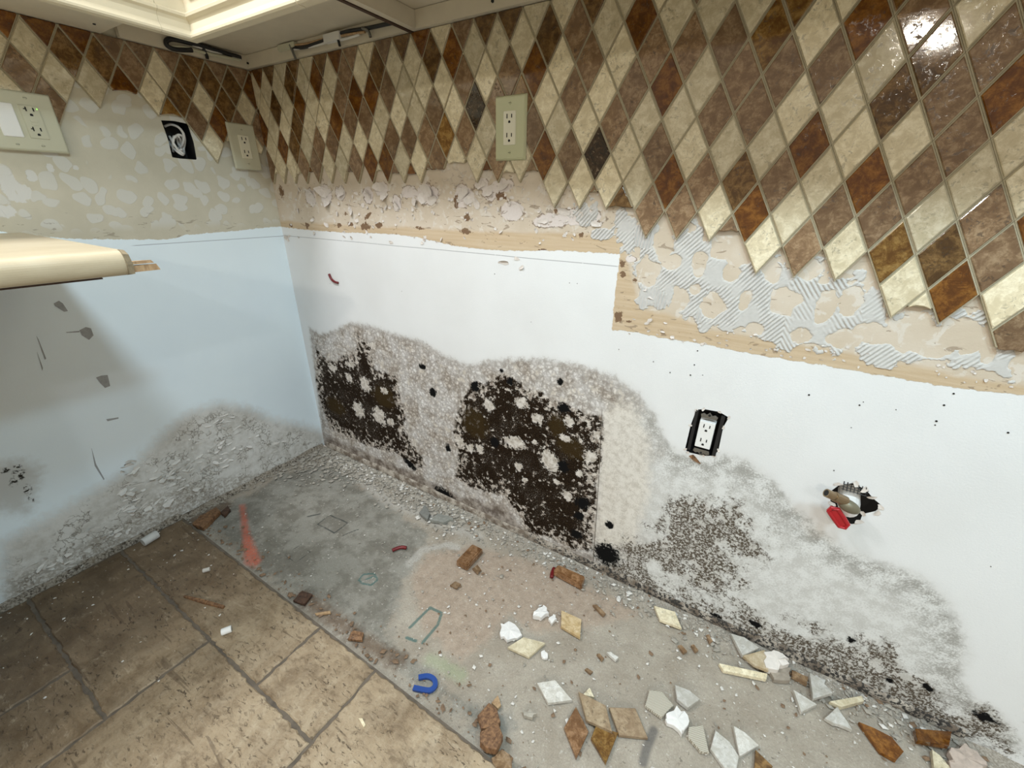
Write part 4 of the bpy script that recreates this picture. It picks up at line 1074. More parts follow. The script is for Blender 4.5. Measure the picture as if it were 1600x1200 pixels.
# ------------------------------------------------------------------ outlets
def slots(parent, place, cu, cv, s=1.0, mat=M_SLOT, tshape=False):
    """hot, neutral and ground openings of one receptacle face"""
    for du, h in ((-.0062, .0088), (.0062, .0072)):
        mb = MB(); vs = []
        for d in (-.0005, .0006):
            for a, b in ((-.0011, -h/2), (.0011, -h/2), (.0011, h/2), (-.0011, h/2)): vs.append(place(cu+(du+a)*s, cv+(.005+b)*s, d))
        mb.add(vs, [(0,1,2,3),(4,5,6,7),(0,1,5,4),(1,2,6,5),(2,3,7,6),(3,0,4,7)])
        if tshape and du < 0:
            vs = [place(cu+(du+a)*s, cv+(.005+b)*s, d) for d in (-.0005, .0006) for a, b in ((-.004, -.001), (.0, -.001), (.0, .001), (-.004, .001))]
            mb.add(vs, [(0,1,2,3),(4,5,6,7),(0,1,5,4),(1,2,6,5),(2,3,7,6),(3,0,4,7)])
        mb.build('slot', mat, parent)
    mb = MB(); ring = [(.0028*math.cos(t), .0028*math.sin(t)) if math.sin(t) > -.1 else (.0028*math.cos(t), -.0022) for t in [2*math.pi*k/10 for k in range(10)]]
    vs = [place(cu+a*s, cv+(-.0062+b)*s, d) for d in (-.0005, .0006) for a, b in ring]
    mb.add(vs, [tuple(range(10)), tuple(range(10, 20))]+[(i, (i+1) % 10, 10+(i+1) % 10, 10+i) for i in range(10)])
    mb.build('slot', mat, parent)

def pbox(parent, name, place, u0, u1, v0, v1, d0, d1, mat, bevel=0, pillow=0):
    mb = MB(); vs = []
    for d, ins in ((d0, 0), (d1, pillow)):
        for a, b in ((u0+ins, v0+ins), (u1-ins, v0+ins), (u1-ins, v1-ins), (u0+ins, v1-ins)): vs.append(place(a, b, d))
    mb.add(vs, [(0,1,2,3),(4,5,6,7),(0,1,5,4),(1,2,6,5),(2,3,7,6),(3,0,4,7)])
    return mb.build(name, mat, parent, bevel=bevel)

def screw(parent, place, u, v, d, mat, r=.0035):
    mb = MB(); a, b = place(u, v, d), place(u, v, d+.0015)
    mb.tube([a, b], [r, r*.8], 12); o = mb.build('screw', mat, parent, smooth=False)
    mb = MB(); vs = [place(u+x, v+y, dd) for dd in (d+.001, d+.0018) for x, y in ((-r*.9,-.0004),(r*.9,-.0004),(r*.9,.0004),(-r*.9,.0004))]
    mb.add(vs, [(0,1,2,3),(4,5,6,7),(0,1,5,4),(1,2,6,5),(2,3,7,6),(3,0,4,7)])
    mb.build('screw_slot', M_SLOT, o)

def plate_outlet(name, label, place, cu, cv, w, h, gangs, mat):
    root = empty(name, (0, 0, 0), label, 'wall outlet')
    o0 = place(cu, cv-h/2, 0); root.location = o0
    pl = lambda u, v, d: tuple(np.array(place(u, v, d))-np.array(o0))
    pbox(root, 'cover_plate', pl, cu-w/2, cu+w/2, cv-h/2, cv+h/2, .0, .0065, mat, .0012, .004)
    for gu, kind in gangs:
        g = cu+gu
        for s in (-1, 1): screw(root, pl, g, cv+s*.0485, .0062, mat)
        if kind == 'duplex':
            r = pbox(root, 'receptacle', pl, g-.0168, g+.0168, cv-.034, cv+.034, .004, .0088, M_IVORY, .0008, .0008)
            f = lambda u, v, d: pl(u, v, .0088+d)
            slots(r, f, g, cv+.0185); slots(r, f, g, cv-.0185)
        elif kind == 'gfci':
            r = pbox(root, 'receptacle', pl, g-.0168, g+.0168, cv-.034, cv+.034, .004, .0088, M_PLATE2, .0008, .0008)
            f = lambda u, v, d: pl(u, v, .0088+d)
            slots(r, f, g, cv+.021, 1, M_SLOT, True); slots(r, f, g, cv-.019, 1, M_SLOT, True)
            pbox(r, 'test_button', pl, g-.006, g+.006, cv+.0005, cv+.0060, .0085, .0098, M_PLATE2, .0004)
            pbox(r, 'reset_button', pl, g-.006, g+.006, cv-.0065, cv-.0010, .0085, .0098, M_PLATE2, .0004)
            e = NT('green_indicator'); e.bsdf.inputs['Emission Color'].default_value = (.3, 1, .1, 1); e.bsdf.inputs['Emission Strength'].default_value = 1.5
            mm = e.out((.3, .8, .1), .4)
            pbox(r, 'indicator_light', pl, g+.012, g+.0138, cv+.027, cv+.029, .0088, .0096, mm)
        else:
            r = pbox(root, 'rocker_switch', pl, g-.0168, g+.0168, cv-.034, cv+.034, .004, .0095, M_WHITEPL, .001, .0008)
    return root
PRt = lambda u, v, d: (u, -.0098-d, v)
plate_outlet('wall_outlet', 'pale green outlet plate on the diamond tiles of the right wall', PRt, .9935, 1.196, .084, .130, [(0, 'duplex')], M_PLATE)
PLt = lambda u, v, d: (.0098+d, u, v)
plate_outlet('wall_outlet', 'beige outlet plate on the left wall next to the corner', PLt, -.079, 1.191, .088, .134, [(0, 'duplex')], M_PLATE2)
gy = hit(53, 193, 0, .012)[1]; sy = hit(12, 190, 0, .012)[1]
plate_outlet('wall_outlet', 'wide beige plate with outlet and white rocker switch at left edge', PLt, -.5825+.0, 1.1965, .132, .124, [(gy+.5825, 'gfci'), (sy+.5825, 'switch')], M_PLATE2)

# bare outlet low on the right wall
bo = empty('wall_outlet', (1.527, 0, .557), 'bare white outlet without cover plate, in a black box low on wall', 'wall outlet')
def box_recess(parent, place, u0, u1, v0, v1, depth, mat, t=.003):
    mb = MB()
    for (a0, a1, b0, b1, d0, d1) in ((u0,u0+t,v0,v1,.002,depth),(u1-t,u1,v0,v1,.002,depth),(u0+t,u1-t,v0,v0+t,.002,depth),(u0+t,u1-t,v1-t,v1,.002,depth),(u0,u1,v0,v1,depth,depth+t)):
        vs = [place(a, b, -d) for d in (d0, d1) for a, b in ((a0, b0), (a1, b0), (a1, b1), (a0, b1))]
        mb.add(vs, [(0,1,2,3),(4,5,6,7),(0,1,5,4),(1,2,6,5),(2,3,7,6),(3,0,4,7)])
    return mb.build('box', mat, parent)
PB = lambda u, v, d: (u-1.527, -d, v-.557)
box_recess(bo, PB, 1.490, 1.566, .494, .622, .06, M_BLACK)
pbox(bo, 'box_rim', PB, 1.4965, 1.5035, .505, .612, -.002, .0022, M_BLACK, .0008); pbox(bo, 'box_rim', PB, 1.551, 1.559, .507, .613, -.002, .0022, M_BLACK, .0008)
r = pbox(bo, 'receptacle', PB, 1.5105, 1.5445, .5225, .5915, -.012, .0075, M_WHITEPL, .0008, .0006)
f = lambda u, v, d: PB(u, v, .0075+d)
slots(r, f, 1.5275, .5755); slots(r, f, 1.5275, .5385)
for zc_, s in ((.604, 1), (.510, -1)):
    mb = MB(); ring = [(-.016,-.006),(.016,-.006),(.018,.002),(.012,.006),(.006,.003),(0,.010),(-.006,.003),(-.012,.006),(-.018,.002)]
    vs = [PB(1.5275+a, zc_+b*s, d) for d in (.001, .003) for a, b in ring]; n = len(ring)
    mb.add(vs, [tuple(range(n)), tuple(range(n, 2*n))]+[(i, (i+1) % n, n+(i+1) % n, n+i) for i in range(n)])
    y = mb.build('yoke_ear', M_STEEL, bo)
    for du in (-.012, 0, .012):
        mb = MB(); mb.tube([PB(1.5275+du, zc_+(.0 if du else .003)*s, .003), PB(1.5275+du, zc_+(.0 if du else .003)*s, .0046)], .0028, 8); mb.build('screw', M_STEEL if du else M_BLACK, y)
q = rw([(1077,712),(1083,710),(1087,714),(1095,724),(1088,721),(1081,716)])
mb = MB(); n = len(q); mb.add([(a-1.527, -.003, b-.557) for a, b in q]+[(a-1.527, 0, b-.557) for a, b in q], [tuple(range(n))]+[(i, (i+1) % n, n+(i+1) % n, n+i) for i in range(n)])
o = mb.build('torn_flap', M_WOOD, bo); o['label'] = 'small brown paper flap'

# open black box on the left wall with white cables
ob = empty('junction_box', (0, -.257, 1.144), 'open black electrical box stuffed with white cables on left wall', 'junction box')
PJ = lambda u, v, d: (d, u+.257, v-1.144)
box_recess(ob, PJ, -.297, -.219, 1.139, 1.246, .06, M_BLACK)
rr = random.Random(11)
for k in range(6):
    cy_, cz_ = -.254+rr.uniform(-.008, .008), 1.190+rr.uniform(-.012, .012); R_ = rr.uniform(.013, .026); ph = rr.uniform(0, 6)
    pts = [PJ(cy_+R_*.8*math.cos(ph+a), cz_+R_*1.25*math.sin(ph+a), -.020+.016*math.sin(a*1.7+k)) for a in np.linspace(0, rr.uniform(3.0, 5.5), 8)]
    mb = MB(); mb.tube(spline(pts, 5), .0034, 8); mb.build('cable', M_CABLE, ob, smooth=True)

# shut-off valve in the wall
va = empty('shutoff_valve', (1.815, 0, .485), 'brass shut-off valve with red handle in a broken wall hole', 'valve')
vp = lambda x, y, d: tuple(hit(x, y, 1, -d)-np.array([1.815, 0, .485]))
mb = MB(); mb.box((-.06,.045,-.075),(.07,.05,.07)); mb.build('cavity_back', M_SLOT, va)
mb = MB(); mb.tube([(.006,.044,.004),(.004,.004,-.004),(.002,-.020,-.004)], [.019,.019,.016], 16); mb.build('wall_pipe', M_WHITEPL, va, smooth=False)
p1, p2 = vp(1291,770,.052), vp(1318,782,.040)
d = (Vector(p2)-Vector(p1))
mb = MB(); mb.tube([p1, tuple(Vector(p1)+d*.45), tuple(Vector(p1)+d*.46), tuple(Vector(p2)+d*.1)], [.0085,.0085,.0100,.0100], 16); s_ = mb.build('outlet_tube', M_BRASS, va)
mb = MB(); mb.tube([tuple(Vector(p1)-d*.004), tuple(Vector(p1)+d*.02)], .0062, 14); mb.build('bore', M_SLOT, s_)
c0 = Vector(vp(1326,791,.040))
bm = bmesh.new(); bmesh.ops.create_uvsphere(bm, u_segments=20, v_segments=12, radius=1)
bmesh.ops.transform(bm, matrix=Matrix.Translation(c0) @ Matrix.Rotation(.35, 4, 'Y') @ Matrix.Diagonal((.021, .012, .0125, 1)), verts=bm.verts)
me = bpy.data.meshes.new('oval_knob'); bm.to_mesh(me); bm.free(); me.polygons.foreach_set('use_smooth', [True]*len(me.polygons)); link('oval_knob', me, M_OVAL, va)
mb = MB(); mb.tube([tuple(c0), (.004,-.010,-.004)], .0095, 14); mb.build('valve_body', M_BRASS, va)
a, b = Vector(vp(1302,797,.042)), Vector(vp(1318,821,.040))
dx = (b-a).normalized(); sd = Vector((dx.z, 0, -dx.x)).normalized()*.0085; th = Vector((0, -.004, 0))
loop = [a+sd*.6, a+sd, b+sd, b+dx*.005, b-sd, a-sd, a-sd*.6]
mb = MB(); mb.tube([tuple(v) for v in [a+sd, (a+b)/2+sd, b+sd*.9, b+dx*.006, b-sd*.9, (a+b)/2-sd, a-sd, a-dx*.006, a+sd]], .0042, 8); mb.build('handle', M_RED, va)
q_ = [a+sd, b+sd, b-sd, a-sd]; mb = MB(); mb.add([tuple(v+th*.4) for v in q_]+[tuple(v-th*.4) for v in q_], [(0,1,2,3),(7,6,5,4),(0,1,5,4),(1,2,6,5),(2,3,7,6),(3,0,4,7)]); mb.build('handle_grip', M_RED, va)
for k in range(7):   # black mesh strip in the hole
    mb = MB(); x0 = -.018+k*.006; mb.tube([(x0,-.001,.048),(x0+.004,.002,.026)], .0008, 5); mb.build('mesh_wire', M_BLACK, va)
for k in range(3):
    mb = MB(); z0 = .030+k*.006; mb.tube([(-.018,-.001,z0),(.024,.0,z0-.002)], .0008, 5); mb.build('mesh_wire', M_BLACK, va)
lst = []
for (u, v) in HOLE_VALVE:
    lst.append((u+RNG.uniform(-.004, .004), v+RNG.uniform(-.004, .004), .009, .005, RNG.uniform(0, 3)))
for (u, v) in HOLE_OUT: lst.append((u, v, .005, .003, RNG.uniform(0, 3)))
o = flakes(lst, PR, 8, .8).build('broken_hole_edge', M_TORN, wall_right); o['kind'] = 'stuff'

# dark red plastic bit stuck on the wall, shims on the floor
def arc_piece(name, label, pts, r, mat, cat):
    root = np.array(pts[0])
    mb = MB(); mb.tube(spline(pts, 5), r, 8)
    o = mb.build(name, mat, None, offset=root, smooth=True); o.location = root
    return tag(o, label, cat)
arc_piece('plastic_clip', 'dark red curved plastic bit stuck high on the white wall', [tuple(hit(x, y, 1, -.004)) for x, y in ((514,428),(517,435),(522,440),(528,442))], .0042, M_DRED, 'clip')
arc_piece('plastic_clip', 'red curved plastic bit lying on the grey slab', [tuple(hit(x, y, 2, .006)) for x, y in ((613,860),(620,857),(628,855),(635,856))], .0055, M_DRED, 'clip')
arc_piece('plastic_clip', 'red plastic bit against the dusty brown block at wall base', [tuple(hit(x, y, 2, .008)) for x, y in ((866,888),(863,895),(862,902))], .0060, M_DRED, 'clip')

# ------------------------------------------------------------------ loose pieces on the floor
def slab_piece(name, label, category, pts, z0, th, mat, tilt=0.0, group=None, ragged=0.0, seed=0, spec=None):
    """flat broken piece: outline on the plane of its top face, extruded down"""
    q = fl(pts, z0+th)
    if area([tuple(p) for p in q]) < 0: q = q[::-1]
    c = q.mean(0); r = random.Random(seed+len(label))
    ring = []
    for a, b in zip(q, np.roll(q, -1, 0)):
        ring.append(a)
        if ragged:
            for s in (.33, .66):
                ring.append(a+(b-a)*s+np.array([r.uniform(-1, 1), r.uniform(-1, 1)])*ragged)
    ring = [tuple(p-c) for p in ring]
    n = len(ring); rad = max(math.hypot(*p) for p in ring)
    hgt = lambda p: tilt*p[0]+abs(tilt)*rad
    vs = [(p[0], p[1], hgt(p)) for p in ring]+[(p[0], p[1], th-.0012+hgt(p)) for p in ring]+[(p[0]*.96, p[1]*.96, th+hgt(p)+(r.uniform(-1, .6)*ragged*.6)) for p in ring]
    fs = [tuple(range(n-1, -1, -1))]+[(i, (i+1) % n, n+(i+1) % n, n+i) for i in range(n)]+[(n+i, n+(i+1) % n, 2*n+(i+1) % n, 2*n+i) for i in range(n)]
    if ragged:
        vs.append((0, 0, th+ragged*.3)); fs += [(2*n+i, 2*n+(i+1) % n, 3*n) for i in range(n)]
    else: fs.append(tuple(range(2*n, 3*n)))
    o = link(name, mesh(name, vs, fs), mat)
    o.location = (c[0], c[1], z0)
    return tag(o, label, category, group)
z7 = lambda l: [(740+a/3.75, 880+b/3.75) for a, b in l]
z8 = lambda l: [(1100+a/3.2, 880+b/3.2) for a, b in l]
def mesh_back():
    t = NT('mesh_backed_mortar'); x = t.sep()
    fr = lambda v: t.rng(t.m('ABSOLUTE', t.m('SUBTRACT', t.m('FRACT', t.m('MULTIPLY', v, 240.0)), .5)), .28, .40)
    a = t.m('ADD', x[0], x[1]); b = t.m('SUBTRACT', x[0], x[1])
    g_ = t.m('MAXIMUM', fr(a), fr(b))
    return t.out(t.mix(g_, (.33, .29, .22), (.62, .58, .49)), .85, t.bump(g_, .6, .002))
M_MESHBACK = mesh_back()
SP = slab_piece
TG = 'loose tile pieces on the slab'
SP('tile_piece', 'whole cream diamond tile lying beside white plaster chunk', 'tile', z7([(200,490),(290,432),(420,465),(325,548)]), .001, .009, M_T['L'], 0, TG)
SP('tile_piece', 'yellowish tan diamond tile lying alone near the middle', 'tile', z7([(515,275),(632,332),(624,440),(512,370)]), .001, .009, stone('tan_yellow_stone', (.42,.29,.14),(.56,.43,.25),(.64,.53,.36),.35,.4), .04, TG)
SP('plaster_chunk', 'jagged white plaster chunk behind the cream diamond tile', 'plaster', z7([(158,350),(205,338),(250,365),(285,420),(210,445),(160,432)]), .001, .010, M_PLASTER, 0, None, .004, 3)
SP('plaster_chunk', 'pointed white plaster chunk left of the tan diamond tile', 'plaster', z7([(348,305),(372,270),(410,242),(442,290),(395,318)]), .001, .014, M_PLASTER, 0, None, .004, 4)
SP('plaster_chunk', 'small white plaster crumb touching the tan diamond tile', 'plaster', z7([(438,325),(468,296),(488,325),(458,352)]), .001, .010, M_PLASTER, 0, None, .003, 5)
SP('tile_piece', 'cream diamond tile lying at the base of the mouldy wall', 'tile', z7([(1058,248),(1180,288),(1218,385),(1092,332)]), .002, .009, M_T['L'], .05, TG)
SP('tile_piece', 'upturned tile with white mortar back left of the brown pile', 'tile', z7([(372,700),(478,683),(578,800),(436,818)]), .001, .009, M_BACK, 0, TG)
SP('tile_piece', 'long brown diamond tile at left of the pile with white smear', 'tile', z7([(600,838),(674,985),(602,1142),(530,962)]), .001, .009, M_CARAMEL, 0, TG)
SP('tile_piece', 'dark rust brown diamond tile at bottom of the pile', 'tile', z7([(715,955),(848,990),(776,1172),(688,1025)]), .001, .009, M_T['O'], 0, TG)
SP('tile_piece', 'tan brown diamond tile at right of the pile', 'tile', z7([(795,842),(948,848),(1022,1022),(852,1005)]), .001, .009, stone('tan_brown_stone', (.27,.185,.11),(.38,.28,.175),(.47,.36,.24),.4,.5), 0, TG)
SP('tile_piece', 'tan diamond tile resting on top of the brown pile', 'tile', z7([(615,750),(775,832),(812,985),(662,918)]), .0105, .009, stone('tan_stone', (.32,.225,.135),(.44,.33,.205),(.53,.42,.285),.4,.6), 0, TG)
SP('tile_piece', 'small cream triangular tile chip behind the pile', 'tile', z7([(640,770),(680,728),(708,785)]), .001, .009, M_T['L'], 0, TG)
SP('tile_piece', 'tile chip with mesh pattern on its back, right of pile', 'tile', z7([(1030,742),(1105,752),(1172,830),(1102,903),(1005,832)]), .001, .009, M_MESHBACK, 0, TG)
SP('tile_piece', 'pale tile chip with brown side behind the round plaster chunk', 'tile', z7([(1180,712),(1262,745),(1326,800),(1256,848),(1192,795)]), .001, .012, M_BACK, .05, TG)
SP('plaster_chunk', 'rounded bright white plaster chunk among the mesh-backed chips', 'plaster', z7([(1128,880),(1190,832),(1256,890),(1245,960),(1222,1003),(1135,935)]), .001, .012, M_PLASTER, 0, None, .005, 6)
SP('tile_piece', 'mesh-backed tile chip in front of the rounded plaster chunk', 'tile', z7([(1262,958),(1345,948),(1380,1108),(1335,1104),(1256,1015)]), .001, .009, M_MESHBACK, 0, TG)
SP('tile_piece', 'long upturned white tile at the bottom of the frame', 'tile', z7([(1418,978),(1500,1045),(1556,1130),(1540,1215),(1482,1215),(1388,1085)]), .001, .009, M_BACK, 0, TG)
SP('tile_piece', 'upturned white triangular tile right of the long white one', 'tile', z8([(148,812),(205,845),(275,910),(178,965)]), .001, .009, M_BACK, 0, TG)
SP('tile_piece', 'brown tile wedge cut off by the bottom frame edge', 'tile', z8([(258,932),(345,1015),(330,1040),(252,1040)]), .001, .009, M_T['B'], 0, TG)
SP('tile_piece', 'long thin cream tile strip lying before the white chunk', 'tile', z8([(76,500),(318,552),(312,580),(98,536)]), .001, .010, M_T['L'], 0, TG)
SP('tile_piece', 'upright cream tile chip behind the thin cream strip', 'tile', z8([(195,462),(300,442),(318,548),(250,515)]), .004, .009, stone('cream_tan_stone', (.44,.34,.21),(.56,.46,.31),(.64,.55,.41),.4,.3), .15, TG)
SP('plaster_chunk', 'pinkish white plaster lump behind the thin cream strip', 'plaster', z8([(300,442),(375,440),(410,465),(428,500),(375,530),(312,518)]), .006, .020, simple('pinkish_plaster', (.78,.72,.66), .9, 0, .08, 100, .4), 0, None, .006, 9)
SP('tile_piece', 'sliver of pale tile leaning by the wall base with brown edge', 'tile', z8([(135,352),(200,375),(272,432),(190,465)]), .004, .010, M_BACK, .12, TG)
SP('mortar_chunk', 'grey brown mortar lump under the pinkish plaster lump', 'mortar', z8([(325,530),(440,520),(432,585),(350,580)]), .001, .012, simple('grey_mortar', (.36,.31,.25), .9, 0, .2, 100, .4), 0, None, .005, 10)
SP('tile_piece', 'white wedge tile standing near the wall base', 'tile', z8([(525,552),(575,590),(635,665),(542,684)]), .006, .010, M_BACK, .2, TG)
SP('tile_piece', 'pale wedge tile lying in front of the standing wedge', 'tile', z8([(448,632),(566,705),(486,745)]), .001, .010, M_BACK, 0, TG)
SP('tile_piece', 'tan tile bar tucked between plaster lump and white wedge', 'tile', z8([(440,532),(522,570),(516,605),(440,562)]), .002, .010, M_T['M'], 0, TG)
SP('tile_piece', 'cream tile bar lying right of the white wedge', 'tile', z8([(630,690),(790,662),(802,688),(690,718)]), .001, .012, M_T['L'], 0, TG)
SP('tile_piece', 'jagged white tile wedge below the cream bar', 'tile', z8([(606,772),(668,716),(742,832),(650,800)]), .001, .010, M_BACK, 0, TG, .002, 12)
SP('tile_piece', 'large dark brown pointed tile near the lower right', 'tile', z8([(775,792),(850,822),(940,868),(1000,940),(962,985),(882,940)]), .001, .010, M_T['D'], 0, TG)
SP('tile_piece', 'dark rust tile standing against the mouldy wall base', 'tile', z8([(1052,832),(1240,842),(1226,912),(1064,890)]), .012, .014, M_T['D'], -.06, TG)
SP('tile_piece', 'cream tile sliver below the rust tile at the wall', 'tile', z8([(1140,930),(1180,960),(1240,1030),(1150,1030)]), .001, .010, M_T['L'], 0, TG)
SP('plaster_chunk', 'pinkish crumbly plaster lump at the lower right wall base', 'plaster', z8([(1225,940),(1300,900),(1370,940),(1420,1010),(1330,1040),(1235,1020)]), .002, .014, simple('crumbly_plaster', (.55,.45,.38), .95, 0, .2, 90, .6), 0, None, .007, 13)
SP('mortar_chunk', 'grey mortar lump beside the upturned white tile pile', 'mortar', z7([(285,868),(330,850),(372,880),(345,905),(295,895)]), .001, .010, simple('pale_mortar', (.46,.42,.35), .9, 0, .2, 100, .4), 0, None, .004, 14)
SP('mortar_chunk', 'grey mortar slab by the wall base near the caramel block', 'mortar', [(672,812),(684,802),(702,806),(708,812),(692,816)], .002, .012, simple('green_grey_mortar', (.27,.27,.24), .9, 0, .2, 100, .3), 0, None, .003, 15)
SP('mortar_chunk', 'flat grey mortar flake leaning near wall base left of centre', 'mortar', [(655,800),(664,788),(672,802),(668,812)], .002, .012, simple('dark_grey_mortar', (.22,.22,.20), .9, 0, .2, 100, .3), 0, None, .002, 16)

def block(name, label, category, base4, h, mat, bevel=.002, cant=0):
    """solid block whose top face outline is measured at its height"""
    q = fl(base4, h)
    if area([tuple(p) for p in q]) < 0: q = q[::-1]
    c = q.mean(0); mb = MB(); vs = []
    for z, s in ((.0005, 1.0), (h, .97)):
        vs += [((p[0]-c[0])*s, (p[1]-c[1])*s, z) for p in q]
    n = len(q); mb.add(vs, [tuple(range(n-1, -1, -1)), tuple(range(n, 2*n))]+[(i, (i+1) % n, n+(i+1) % n, n+i) for i in range(n)])
    o = mb.build(name, mat, None, bevel=bevel); o.location = (c[0], c[1], 0)
    return tag(o, label, category)
block('stone_block', 'glossy caramel brown block lying on the pinkish slab', 'block', [(712,876),(738,849),(755,857),(730,885)], .022, M_CARAMEL, .003)
block('stone_block', 'dust-covered caramel brown block against the mouldy wall base', 'block', [(864,890),(872,881),(915,900),(909,914)], .024, M_CARAMEL, .003)
# horseshoe shim
c = fl([(666,1066)], .004)[0]
pts = []
u0, u1, u2 = fl([(650,1074),(672,1080),(682,1066)], .004), None, None
path = [(646,1075),(660,1078),(672,1079),(680,1072),(678,1062),(668,1057),(654,1059)]
mb = MB(); q = [tuple(hit(x, y, 2, .003)) for x, y in path]; sp = spline(q, 5)
w_ = .0055; vs = []
for i, p in enumerate(sp):
    d = (sp[min(i+1, len(sp)-1)]-sp[max(i-1, 0)]).normalized(); nn = Vector((-d.y, d.x, 0))*w_
    vs += [p+nn+Vector((0,0,.0035)), p-nn+Vector((0,0,.0035)), p-nn-Vector((0,0,.0025)), p+nn-Vector((0,0,.0025))]
n = len(sp); fs = [(3,2,1,0), (4*n-4, 4*n-3, 4*n-2, 4*n-1)]
for i in range(n-1): fs += [(4*i+k, 4*i+(k+1) % 4, 4*i+4+(k+1) % 4, 4*i+4+k) for k in range(4)]
mb.add([tuple(v) for v in vs], fs)
o = mb.build('horseshoe_shim', M_BLUE, None, offset=q[0]); o.location = q[0]
tag(o, 'blue plastic U-shaped shim on the slab by the tile edge', 'shim')
# white pipe bits
def tube_thing(name, label, cat, p0, p1, r, mat, hollow=True):
    a = Vector(p0); b = Vector(p1); mb = MB()
    d = (b-a)
    mb.tube([tuple(a+d*t) for t in (0, .04, .96, 1)], [r*.93, r, r, r*.93], 16)
    o = mb.build(name, mat, None, offset=a); o.location = a
    if hollow:
        mb = MB(); mb.tube([tuple(d*.99), tuple(d*1.004)], r*.72, 14); mb.build('bore', simple('pipe_bore', (.3,.3,.29), .7), o)
    return tag(o, label, cat)
tube_thing('pipe_offcut', 'grey white plastic pipe offcut on tile at the left wall base', 'pipe', hit(223,848,2,TZ+.014), hit(246,834,2,TZ+.014), .0135, simple('grey_pipe', (.58,.58,.56), .45))
tube_thing('plastic_stub', 'small white plastic stub on the brown tile near the joint', 'plastic stub', hit(346,988,2,TZ+.009), hit(362,982,2,TZ+.009), .0085, M_WHITEPL)
tube_thing('plastic_stub', 'tiny dull white stub on the dark tile by the slab edge', 'plastic stub', hit(317,892,2,TZ+.006), hit(328,889,2,TZ+.006), .0060, simple('dull_white', (.60,.56,.50), .5), False)
mb = MB(); a, b = hit(288,932,2,TZ+.003), hit(350,949,2,TZ+.003)
d = Vector(b-a).normalized(); nn = Vector((-d.y, d.x, 0))*.0042
vs = []
for s, p in ((.5, a), (1.1, (a+b)/2), (.8, b)):
    for z in (-.0025, .0035): vs += [tuple(Vector(p)+nn*s+Vector((0,0,z))), tuple(Vector(p)-nn*s+Vector((0,0,z)))]
fs = [(0,1,3,2),(8,10,11,9)]
for k in (0, 4): fs += [(k,k+1,k+5,k+4),(k+2,k+6,k+7,k+3),(k,k+4,k+6,k+2),(k+1,k+3,k+7,k+5)]
mb.add(vs, fs); o = mb.build('wood_splinter', M_WOOD, None, offset=a); o.location = a
tag(o, 'long thin brown wood splinter on the dark floor tile', 'wood splinter')
SP('wood_piece', 'brown wood piece in the gap under left wall base', 'wood', [(300,818),(312,806),(338,792),(344,798),(330,812),(316,824)], .0, .016, M_WOOD, 0, None, .002, 20)
SP('wood_piece', 'short dark wood scrap at the corner of the slab by the wall gap', 'wood', [(344,800),(356,790),(360,796),(350,806)], .0, .010, M_DWOOD, 0, None, .001, 21)
SP('wood_piece', 'black rotten wood chip on the slab at the tile edge', 'wood', [(458,938),(472,922),(488,928),(476,944)], .001, .008, M_DWOOD, 0, None, .002, 22)
SP('wood_piece', 'thin tan wood stick beside the black rotten chip', 'wood', [(492,958),(516,954),(517,958),(494,961)], .001, .004, M_TANWOOD)
SP('wood_piece', 'brown wood chip half under debris by the tile edge', 'wood', [(543,998),(552,984),(568,988),(566,1000)], .001, .008, M_WOOD, 0, None, .002, 23)
SP('wood_piece', 'split brown wood chunk at the tile edge, upper of three', 'wood', [(746,1118),(764,1098),(776,1108),(782,1130),(770,1142),(752,1138)], .012, .016, M_WOOD, .1)
SP('wood_piece', 'fibrous brown wood chunk at the tile edge, lowest of three', 'wood', [(750,1144),(778,1130),(786,1152),(776,1174),(760,1170),(750,1160)], .013, .020, M_WOOD, .12)
SP('wood_piece', 'thin tan wood chip behind the split brown chunks', 'wood', [(768,1098),(778,1086),(783,1102),(778,1108)], .001, .008, M_TANWOOD, .1)
SP('tile_piece', 'broken travertine corner chip at the floor tile edge', 'tile', [(768,1184),(784,1170),(802,1184),(800,1200),(776,1200)], .013, .010, M_T['M'], 0, TG, .002, 26)
SP('tile_piece', 'small tan tile crumb left of the caramel block', 'tile', [(703,914),(712,908),(720,912),(714,919)], .001, .006, M_T['M'], 0, TG, .001, 27)
SP('tile_piece', 'tiny tan tile crumb right of the caramel block', 'tile', [(738,888),(746,882),(752,890),(746,896)], .001, .006, M_T['M'], 0, TG, .001, 28)
SP('tile_piece', 'small brown tile sliver on the bare slab behind the pile', 'tile', z7([(652,620),(665,612),(700,635),(685,648)]), .001, .006, M_T['M'], 0, TG)
SP('tile_piece', 'narrow tan tile sliver left of the wall base cream tile', 'tile', z7([(698,242),(722,240),(775,295),(758,306)]), .001, .008, M_T['M'], 0, TG)
SP('tile_piece', 'curled cream chip on the light floor tile', 'tile', [(560,1122),(566,1122),(571,1132),(568,1136)], TZ, .004, M_T['L'], 0, TG)
for k, (l, pp) in enumerate([('short grey tile stub in the middle of the slab', [(778,520),(800,520),(850,550),(832,568)]), ('short grey tile stub left of the middle stub', [(722,530),(738,528),(765,556),(752,568)]),
                             ('narrow tan stub near the standing sliver', [(1362,420),(1378,415),(1402,455),(1385,466)]), ('narrow tan stub between wall base and pile', [(1275,478),(1292,475),(1318,510),(1302,518)]),
                             ('short brown stub left of the narrow tan stubs', [(1198,480),(1218,478),(1252,515),(1232,526)])]):
    SP('tile_piece', l, 'tile', z7(pp), .001, .008, M_T['M'] if k else M_BACK, 0, TG)
SP('plaster_chunk', 'white crumb below the cream diamond tile', 'plaster', z7([(395,520),(415,508),(435,530),(430,556),(402,552)]), .001, .007, M_PLASTER, 0, None, .002, 30)

